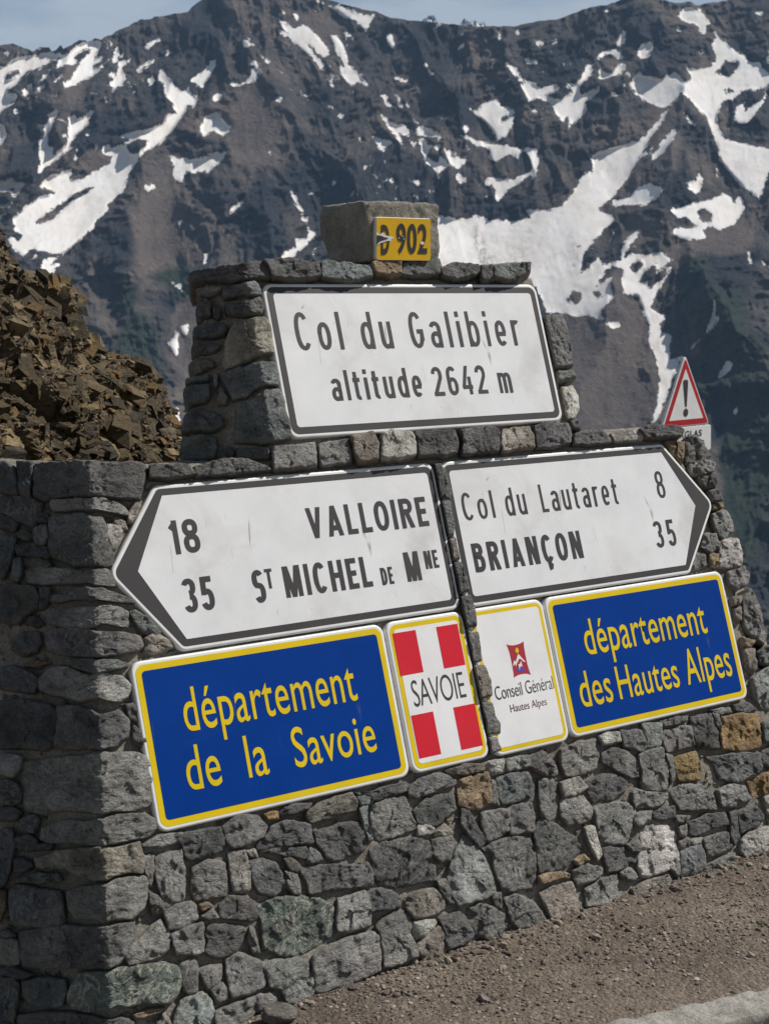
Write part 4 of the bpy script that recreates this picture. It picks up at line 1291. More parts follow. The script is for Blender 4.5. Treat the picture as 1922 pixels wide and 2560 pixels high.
wt_('VERGLAS', (1160, 900), (1420, 900), (1300, 926), (1300, 880))
wt_('FREQUENT', (1135, 980), (1440, 980), (1300, 1004), (1300, 956))
def tube(name, r, z0, z1, m, parent, y=0.0, x=0.0, n=20):
    a = np.linspace(0, 2 * math.pi, n, endpoint=False)
    V = np.concatenate([np.stack([x + r * np.cos(a), np.full(n, zz), y + r * np.sin(a)], -1) for zz in (z0, z1)])
    i = np.arange(n)
    me = npmesh(name, V, [np.stack([i, np.roll(i, -1), np.roll(i, -1) + n, i + n], -1)])
    o = link(name, me, m, parent)
    return o
tube('post', 0.035, -0.9, wpts('T', [(1272, 420)])[0][1], M_STEEL, ws, y=-0.068)
# ------------------------------------------------------------------ ground
def gravel_material():
    m, t, b = mat('brown gravel')
    co = objco(t)
    c = ramp(t, noise(t, co, 2.2, 6, 0.62), [(0.25, (0.105, 0.084, 0.065)), (0.5, (0.172, 0.138, 0.108)), (0.75, (0.245, 0.200, 0.158))])
    c = mix(t, 0.85, c, ramp(t, noise(t, co, 95, 4, 0.75), [(0.28, G(0.45)), (0.5, G(1.0)), (0.74, G(1.6))]), 'MULTIPLY')
    vo = N(t, 'ShaderNodeTexVoronoi', Scale=75.0); t.links.new(co, vo.inputs['Vector'])
    c = mix(t, 0.5, c, ramp(t, vo.outputs['Color'], [(0.2, G(0.6)), (0.6, G(1.0)), (0.9, G(1.6))]), 'MULTIPLY')
    t.links.new(c, b.inputs['Base Color'])
    b.inputs['Roughness'].default_value = 0.95
    b.inputs['Specular IOR Level'].default_value = 0.2
    h = math_(t, 'ADD', noise(t, co, 70, 5, 0.75), math_(t, 'MULTIPLY', vo.outputs['Distance'], -0.8))
    bump(t, b, h, 0.9, 0.012)
    return m
M_GRAV = gravel_material()

def tone_material(name, rough=0.9):
    m, t, b = mat(name)
    co = objco(t)
    c = mix(t, 1.0, attr(t, 'tone'), ramp(t, noise(t, co, 60, 4, 0.65), [(0.3, G(0.6)), (0.5, G(1.0)), (0.7, G(1.4))]), 'MULTIPLY')
    t.links.new(c, b.inputs['Base Color'])
    b.inputs['Roughness'].default_value = rough
    b.inputs['Specular IOR Level'].default_value = 0.25
    bump(t, b, noise(t, co, 160, 4, 0.7), 0.5, 0.004)
    return m
M_PEB = tone_material('loose stone')

kx = onplane(np.array([1467.6, 1922.0]), np.array([2558.5, 2459.6]), (0, 0, 0.02), np.array([0, 0, 1.0]))   # rear edge of the kerb top
kd = (kx[1] - kx[0])[:2]; kd /= np.linalg.norm(kd)
kn = np.array([kd[1], -kd[0]])                               # towards the viewer
base_line = onplane(np.array([784.]), np.array([2481.]), O - 0.02 * NN, NN)[0]

def ground_z(x, y):
    z = 0.010 * fbm(x * 1.7, y * 1.7, o=3, s=51) + 0.006 * fbm(x * 9, y * 9, o=3, s=52) + 0.0045 * fbm(x * 38, y * 38, o=3, s=53, g=0.65)
    dk = (x - kx[0][0]) * kn[0] + (y - kx[0][1]) * kn[1]      # beyond the kerb the road lies lower
    z = z - 0.17 * np.clip((dk - 0.03) / 0.05, 0, 1)
    behind = -((x - base_line[0]) * NH[0] + (y - base_line[1]) * NH[1]) - 1.0
    slope = np.where(behind > 0, 0.62 * behind, 0)
    # a narrow shelf carries the warning sign
    ang = x / np.maximum(y, 0.5)
    shelf = np.clip((0.2 - np.abs(ang - 0.155)) / 0.05, 0, 1) * 0 + np.where(ang < 0.215, 1.0, np.clip(1 - (ang - 0.215) / 0.04, 0, 1)) * np.clip((21 - y) / 3, 0, 1) * np.clip((y - 9) / 5, 0, 1)
    return z - np.minimum(slope * (1 - shelf) + shelf * np.minimum(slope, 0.6), 500)
gx = np.concatenate([-np.geomspace(80, 0.95, 40), np.linspace(-0.9, 2.6, 330), np.geomspace(2.65, 90, 40)])
gy = np.concatenate([-np.geomspace(40, 0.5, 16), np.linspace(0, 3.5, 10), np.linspace(3.55, 6.3, 260), np.geomspace(6.4, 160, 60)])
XX, YY = np.meshgrid(gx, gy)
me = npmesh('ground', np.stack([XX, YY, ground_z(XX, YY)], -1).reshape(-1, 3), [gridquads(*XX.shape)])
tag(link('ground', me, M_GRAV), kind='structure')

def ico():
    t = (1 + 5 ** 0.5) / 2
    v = np.array([(-1, t, 0), (1, t, 0), (-1, -t, 0), (1, -t, 0), (0, -1, t), (0, 1, t), (0, -1, -t), (0, 1, -t), (t, 0, -1), (t, 0, 1), (-t, 0, -1), (-t, 0, 1)], float)
    f = np.array([(0, 11, 5), (0, 5, 1), (0, 1, 7), (0, 7, 10), (0, 10, 11), (1, 5, 9), (5, 11, 4), (11, 10, 2), (10, 7, 6), (7, 1, 8), (3, 9, 4), (3, 4, 2), (3, 2, 6), (3, 6, 8), (3, 8, 9), (4, 9, 5), (2, 4, 11), (6, 2, 10), (8, 6, 7), (9, 8, 1)])
    return v / np.linalg.norm(v, axis=1, keepdims=True), f
IV, IF = ico()
def scatter(name, P, size, tones, rg, m, flat=0.55, kind='stuff', parent=None, rot=None):
    n = len(P)
    V = IV[None] * (1 + rg.uniform(-0.35, 0.3, (n, 12, 1)))
    V = V * size[:, None, None] * np.stack([rg.uniform(0.8, 1.5, n), rg.uniform(0.6, 1.1, n), rg.uniform(0.4, 0.9, n) * flat / 0.55], -1)[:, None]
    if rot is None:
        a = rg.uniform(0, 6.283, n); ca, sa = np.cos(a)[:, None], np.sin(a)[:, None]
        V = np.stack([V[..., 0] * ca - V[..., 1] * sa, V[..., 0] * sa + V[..., 1] * ca, V[..., 2]], -1)
    else:
        V = np.einsum('nij,nkj->nki', rot, V)
    V = V + P[:, None]
    Fc = (IF[None] + (np.arange(n) * 12)[:, None, None]).reshape(-1, 3)
    tn = np.repeat(np.concatenate([tones, np.ones((n, 1))], 1), 12, 0)
    o = link(name, npmesh(name, V.reshape(-1, 3), [Fc], {'tone': ('FLOAT_COLOR', tn)}, smooth=False), m, parent)
    if kind and parent is None: tag(o, kind=kind)
    return o
rg = np.random.default_rng(21)
n = 26000
d = rg.uniform(0, 1, n) ** 1.3 * 2.3
al = rg.uniform(-1.2, 2.3, n)
P = base_line[None] + UV[None] * al[:, None] + NH[None] * (d - 0.02)[:, None]
P[:, 2] = 0
keep = ((P[:, 0] - kx[0][0]) * kn[0] + (P[:, 1] - kx[0][1]) * kn[1]) < -0.01
keep &= (fbm(P[:, 0] * 3.2, P[:, 1] * 3.2, o=3, s=77) + rg.uniform(-0.5, 0.5, n) + 0.25 * (d < 0.1) > -0.12)
P, d = P[keep], d[keep]; n = len(P)
size = 0.0024 + 0.0056 * rg.random(n) ** 2.4 + (rg.random(n) < 0.012 + 0.05 * (d < 0.12)) * rg.uniform(0.004, 0.012, n)
P[:, 2] = ground_z(P[:, 0], P[:, 1]) + size * 0.25
tn = np.array([0.182, 0.152, 0.124])[None] * rg.uniform(0.45, 1.6, (n, 1)) * (1 + rg.uniform(-0.08, 0.08, (n, 3)))
lt = rg.random(n) < 0.05
tn[lt] = np.array([0.34, 0.31, 0.265]) * rg.uniform(0.7, 1.2, (lt.sum(), 1))
scatter('loose_gravel', P, size, tn, rg, M_PEB)

# one bigger stone lying against the foot of the wall
def boulder(name, center, dims, seed, m, n=28, tone=(0.2, 0.185, 0.155)):
    th, ph = np.meshgrid(np.linspace(0, 2 * math.pi, n * 2, endpoint=False), np.linspace(0.02, math.pi - 0.02, n))
    D = np.stack([np.sin(ph) * np.cos(th), np.sin(ph) * np.sin(th), np.cos(ph)], -1)
    r_ = np.random.default_rng(seed)
    R = np.ones(D.shape[:2]) * 1.0
    for _ in range(14):
        a = r_.normal(size=3); a /= np.linalg.norm(a)
        R = np.minimum(R, r_.uniform(0.62, 0.9) / np.maximum(D @ a, 0.05))
    R = R + 0.05 * fbm(D[..., 0] * 4, D[..., 1] * 4, D[..., 2] * 4, o=4, s=seed)
    V = D * R[..., None] * np.array(dims)
    r, c = th.shape
    i = np.arange(r * c).reshape(r, c)
    q = np.stack([i[:-1], np.roll(i, -1, 1)[:-1], np.roll(i, -1, 1)[1:], i[1:]], -1).reshape(-1, 4)
    caps = [np.stack([i[0, 1:-1], i[0, 2:], np.full(c - 2, i[0, 0])], -1)]
    loc = V.reshape(-1, 3) + seed
    me = npmesh(name, V.reshape(-1, 3), [q[:, ::-1], caps[0]], {'tone': ('FLOAT_COLOR', np.tile(np.array(list(tone) + [0.0]), (r * c, 1))), 'loc': ('FLOAT_VECTOR', loc)})
    o = link(name, me, m)
    o.location = center
    return o
lp = onplane(np.array([692.]), np.array([2545.]), (0, 0, 0.01), np.array([0, 0, 1.0]))[0]
o = boulder('loose_rock', (lp[0], lp[1], 0.018), (0.062, 0.045, 0.032), 5, M_STONE)
o.rotation_euler = (0.1, 0.12, 0.5)
tag(o, 'small flat grey rock lying on the gravel at the foot of the stone wall', 'rock')

# kerb of pale stone along the road side
def kerb_material():
    m, t, b = mat('pale kerb granite')
    co = objco(t)
    c = ramp(t, noise(t, co, 5, 6, 0.65), [(0.25, (0.22, 0.21, 0.18)), (0.5, (0.32, 0.305, 0.27)), (0.75, (0.40, 0.385, 0.345))])
    c = mix(t, 0.8, c, ramp(t, noise(t, co, 130, 3, 0.7), [(0.3, G(0.6)), (0.5, G(1.0)), (0.7, G(1.4))]), 'MULTIPLY')
    st = ramp(t, noise(t, co, 11, 6, 0.7, 0.6), [(0.50, G(0)), (0.60, G(1))])
    c = mix(t, math_(t, 'MULTIPLY', st, 0.55), c, (0.13, 0.115, 0.085))
    t.links.new(c, b.inputs['Base Color']); b.inputs['Roughness'].default_value = 0.92
    b.inputs['Specular IOR Level'].default_value = 0.2
    bump(t, b, noise(t, co, 80, 6, 0.72), 0.8, 0.008)
    return m
M_KERB = kerb_material()
jt = onplane(np.array([1850.]), np.array([2500.]), (0, 0, 0.02), np.array([0, 0, 1.0]))[0]
sj = (jt[:2] - kx[0][:2]) @ kd
wk = 0.135
for a, b, lab in [(sj - 1.0, sj + 0.95, 'pale worn granite kerb stone in the lower right corner, beside the gravel')]:
    o = rough_block('kerb_stone', b - a, wk, 0.20, M_KERB, 0.010, None, 0.013, None, int(abs(a) * 10) + 2, r=0.024)
    cxy = kx[0][:2] + kd * (a + b) / 2 + kn * wk / 2
    o.matrix_world = Matrix(((kd[0], -kn[0], 0, cxy[0]), (kd[1], -kn[1], 0, cxy[1]), (0, 0, 1, -0.18), (0, 0, 0, 1)))
    tag(o, lab, 'kerb')

# ------------------------------------------------------------------ schist outcrop behind the wall on the left
def outcrop_material():
    m, t, b = mat('rusty schist outcrop')
    loc = objco(t)
    c = ramp(t, noise(t, loc, 5, 7, 0.68, 0.5), [(0.30, (0.050, 0.041, 0.029)), (0.45, (0.135, 0.104, 0.064)), (0.58, (0.235, 0.178, 0.102)), (0.74, (0.34, 0.27, 0.17))])
    c = mix(t, 0.8, c, ramp(t, noise(t, loc, 45, 5, 0.7, 0.4, (1, 1, 2.5)), [(0.3, G(0.45)), (0.5, G(1.0)), (0.7, G(1.6))]), 'MULTIPLY')
    ru = ramp(t, noise(t, loc, 3.2, 5, 0.6), [(0.58, G(0)), (0.7, G(1))])
    c = mix(t, math_(t, 'MULTIPLY', ru, 0.5), c, (0.27, 0.155, 0.06))
    t.links.new(c, b.inputs['Base Color'])
    b.inputs['Roughness'].default_value = 0.85
    b.inputs['Specular IOR Level'].default_value = 0.3
    bump(t, b, noise(t, loc, 40, 7, 0.75, 0.5), 0.9, 0.02)
    return m
M_OUT = outcrop_material()
sil = np.array([(-900, 330), (-400, 430), (0, 588), (45, 612), (80, 668), (120, 690), (150, 692), (175, 708), (222, 735), (230, 778), (270, 818), (310, 852), (330, 892), (352, 930), (372, 962), (397, 1002), (407, 1042), (416, 1082), (425, 1112), (438, 1135), (455, 1180), (470, 1300)], float)
SY = 7.3
sx = (sil[:, 0] - 961) / F * SY
sd = ray(sil[:, 0], sil[:, 1]); szz = HC + sd[:, 2] / sd[:, 1] * SY
nx, nw = 560, 420
xs = np.linspace(sx[0], sx[-1], nx)
w = np.linspace(0, 1.6, nw)
Xg, Wg = np.meshgrid(xs, w)
top = np.interp(xs, sx, szz)[None]
e = (xs[-1] - Xg) / (xs[-1] - xs[0])
bulge = 2.15 * np.clip(e * 5.0, 0, 1) ** 0.6 + 0.12
front = np.where(Wg <= 1, np.sin(np.clip(Wg, 0, 1) * math.pi / 2), 1.0)
Yg = SY - bulge * np.cos(np.clip(Wg, 0, 1) * math.pi / 2) ** 1.1 + np.where(Wg > 1, (Wg - 1) * 2.2, 0)
z00 = 1.15
Zg = np.where(Wg <= 1, z00 + (top - z00) * front ** 0.85, top - (Wg - 1) ** 2 * 3.0)
Xg = Xg * np.where(Wg > 1, Yg / SY, 1.0) - 0.03
Pg = np.stack([Xg, Yg, Zg], -1)
du = np.gradient(Pg, axis=1); dw = np.gradient(Pg, axis=0)
nrm = np.cross(du, dw); nrm /= np.maximum(np.linalg.norm(nrm, axis=-1, keepdims=True), 1e-9)
if nrm[50, 100, 1] > 0: nrm = -nrm
x_, y_, z_ = Pg[..., 0], Pg[..., 1], Pg[..., 2]
# the beds dip to the right: noise stretched along them
bx = x_ * 0.86 - z_ * 0.5; bz = x_ * 0.5 + z_ * 0.86
jx = 0.25 * fbm(x_ * 6, y_ * 6, z_ * 6, o=3, s=68)
v1, e1_ = cells(bx * 2.6 + jx, y_ * 2.6 + jx, bz * 3.6 + jx, 101)
v2, e2_ = cells(bx * 8 + jx, y_ * 8, bz * 11 + jx, 111)
dsp = 0.15 * fbm(bx * 1.5, y_ * 1.5, bz * 2.2, o=3, s=61) + 0.20 * v1 - 0.06 * (1 - e1_) + 0.06 * v2 - 0.025 * (1 - e2_) + 0.03 * fbm(x_ * 14, y_ * 14, z_ * 14, o=4, s=66, g=0.65, ridge=True)
cav = np.exp(-(((x_ + 1.30) / 0.10) ** 2 + ((z_ - 1.72) / 0.09) ** 2)) + 0.9 * np.exp(-(((x_ + 1.48) / 0.06) ** 2 + ((z_ - 1.68) / 0.09) ** 2)) + 0.8 * np.exp(-(((x_ + 1.75) / 0.12) ** 2 + ((z_ - 2.02) / 0.10) ** 2))
Pg = Pg + nrm * (dsp - 0.16 * cav)[..., None] * np.where(Wg > 1, 0.7, 1.0)[..., None]
OUT = empty('rock_outcrop', Matrix.Translation((-1.8, 7.0, 0.9)))
tag(OUT, 'crumbling ochre brown schist outcrop rising behind the wall at the left edge', 'rock outcrop')
oi = OUT.matrix_world.inverted()
me = npmesh('bedrock', Pg.reshape(-1, 3), [gridquads(nw, nx)], smooth=False)
ob = link('bedrock', me, M_OUT, OUT); ob.matrix_parent_inverse = oi
# broken schist blocks standing out of it, and small flakes lying between them
rg = np.random.default_rng(31)
def bedrot(n, spread):
    ax = np.array([0.50, -0.32, 0.80])[None] + rg.normal(0, spread, (n, 3)); ax /= np.linalg.norm(ax, axis=1, keepdims=True)
    t1 = np.cross(ax, rg.normal(size=(n, 3))); t1 /= np.linalg.norm(t1, axis=1, keepdims=True)
    return np.stack([t1, np.cross(ax, t1), ax], -1)
pal = np.array([(0.085, 0.070, 0.048), (0.13, 0.105, 0.068), (0.19, 0.150, 0.095), (0.26, 0.215, 0.145), (0.22, 0.145, 0.068), (0.075, 0.070, 0.060), (0.15, 0.13, 0.095), (0.11, 0.088, 0.056)])
CB = np.array([(-1, -1, -1), (1, -1, -1), (1, 1, -1), (-1, 1, -1), (-1, -1, 1), (1, -1, 1), (1, 1, 1), (-1, 1, 1)], float)
CF = np.array([(0, 3, 2, 1), (4, 5, 6, 7), (0, 1, 5, 4), (1, 2, 6, 5), (2, 3, 7, 6), (3, 0, 4, 7)])
def slabs(n, smin, smax, pw_, spread, lift, tmin, tmax):
    """angular splinters of the beds: skewed blocks with unequal corners"""
    ii = rg.integers(int(nw * 0.10), int(nw * 0.66), n); jj = rg.integers(int(nx * 0.40), nx - 6, n)
    size = smin + (smax - smin) * rg.random(n) ** pw_
    V = CB[None] * (1 + rg.uniform(-0.42, 0.18, (n, 8, 3)))
    V[:, 4:, :2] *= rg.uniform(0.55, 1.0, (n, 1, 2))
    V = V * 0.6 * size[:, None, None] * np.stack([rg.uniform(0.9, 1.9, n), rg.uniform(0.7, 1.3, n), rg.uniform(tmin, tmax, n)], -1)[:, None]
    V = np.einsum('nij,nkj->nki', bedrot(n, spread), V) + (Pg[ii, jj] + nrm[ii, jj] * (size * lift)[:, None])[:, None]
    Q = (CF[None] + (np.arange(n) * 8)[:, None, None]).reshape(-1, 4)
    pp = Pg[ii, jj]
    patch = fbm(pp[:, 0] * 2.2, pp[:, 1] * 2.2, pp[:, 2] * 2.2, o=3, s=140)
    t_ = np.array([1.22, 1.10, 0.86]) * pal[np.clip(rg.integers(0, 8, n) + (patch > 0.1) * rg.integers(-2, 1, n), 0, 7)] * rg.uniform(0.7, 1.25, (n, 1)) * (1 + 0.6 * patch)[:, None]
    return V.reshape(-1, 3), Q, np.repeat(np.concatenate([t_, np.ones((n, 1))], 1), 8, 0)
parts = [slabs(380, 0.04, 0.10, 1.8, 0.15, 0.02, 0.30, 0.65), slabs(1300, 0.03, 0.07, 1.5, 0.22, 0.1, 0.25, 0.55), slabs(7000, 0.012, 0.034, 1.5, 0.32, 0.2, 0.2, 0.55), slabs(12000, 0.005, 0.017, 1.5, 0.5, 0.5, 0.25, 0.7)]
def merged(lst):
    o_ = 0; Vs, Qs, Ts = [], [], []
    for v, q, t_ in lst:
        Vs.append(v); Qs.append(q + o_); Ts.append(t_); o_ += len(v)
    return np.concatenate(Vs), np.concatenate(Qs), np.concatenate(Ts)
def outcrop_tone():
    m, t, b = mat('broken schist')
    co = objco(t)
    c = mix(t, 1.0, attr(t, 'tone'), ramp(t, noise(t, co, 26, 6, 0.7, 0.5, (1, 1, 2.2)), [(0.28, G(0.45)), (0.5, G(1.0)), (0.72, G(1.55))]), 'MULTIPLY')
    c = mix(t, math_(t, 'MULTIPLY', ramp(t, noise(t, co, 5, 5, 0.65), [(0.58, G(0)), (0.70, G(1))]), 0.35), c, (0.24, 0.165, 0.075))
    t.links.new(c, b.inputs['Base Color'])
    b.inputs['Roughness'].default_value = 0.8
    b.inputs['Specular IOR Level'].default_value = 0.35
    bump(t, b, math_(t, 'ADD', noise(t, co, 50, 7, 0.75, 0.5), noise(t, co, 22, 6, 0.75, 0.6, (1.4, 1.4, 4))), 1.0, 0.035)
    return m
M_BRK = outcrop_tone()
for nm, lst, kd_ in (('rock_blocks', parts[:3], None), ('loose_flakes', parts[3:], 'stuff')):
    v, q, t_ = merged(lst)
    ob = link(nm, npmesh(nm, v, [q], {'tone': ('FLOAT_COLOR', t_)}, smooth=False), M_BRK, OUT)
    ob.matrix_parent_inverse = oi
    tag(ob, kind='stuff')
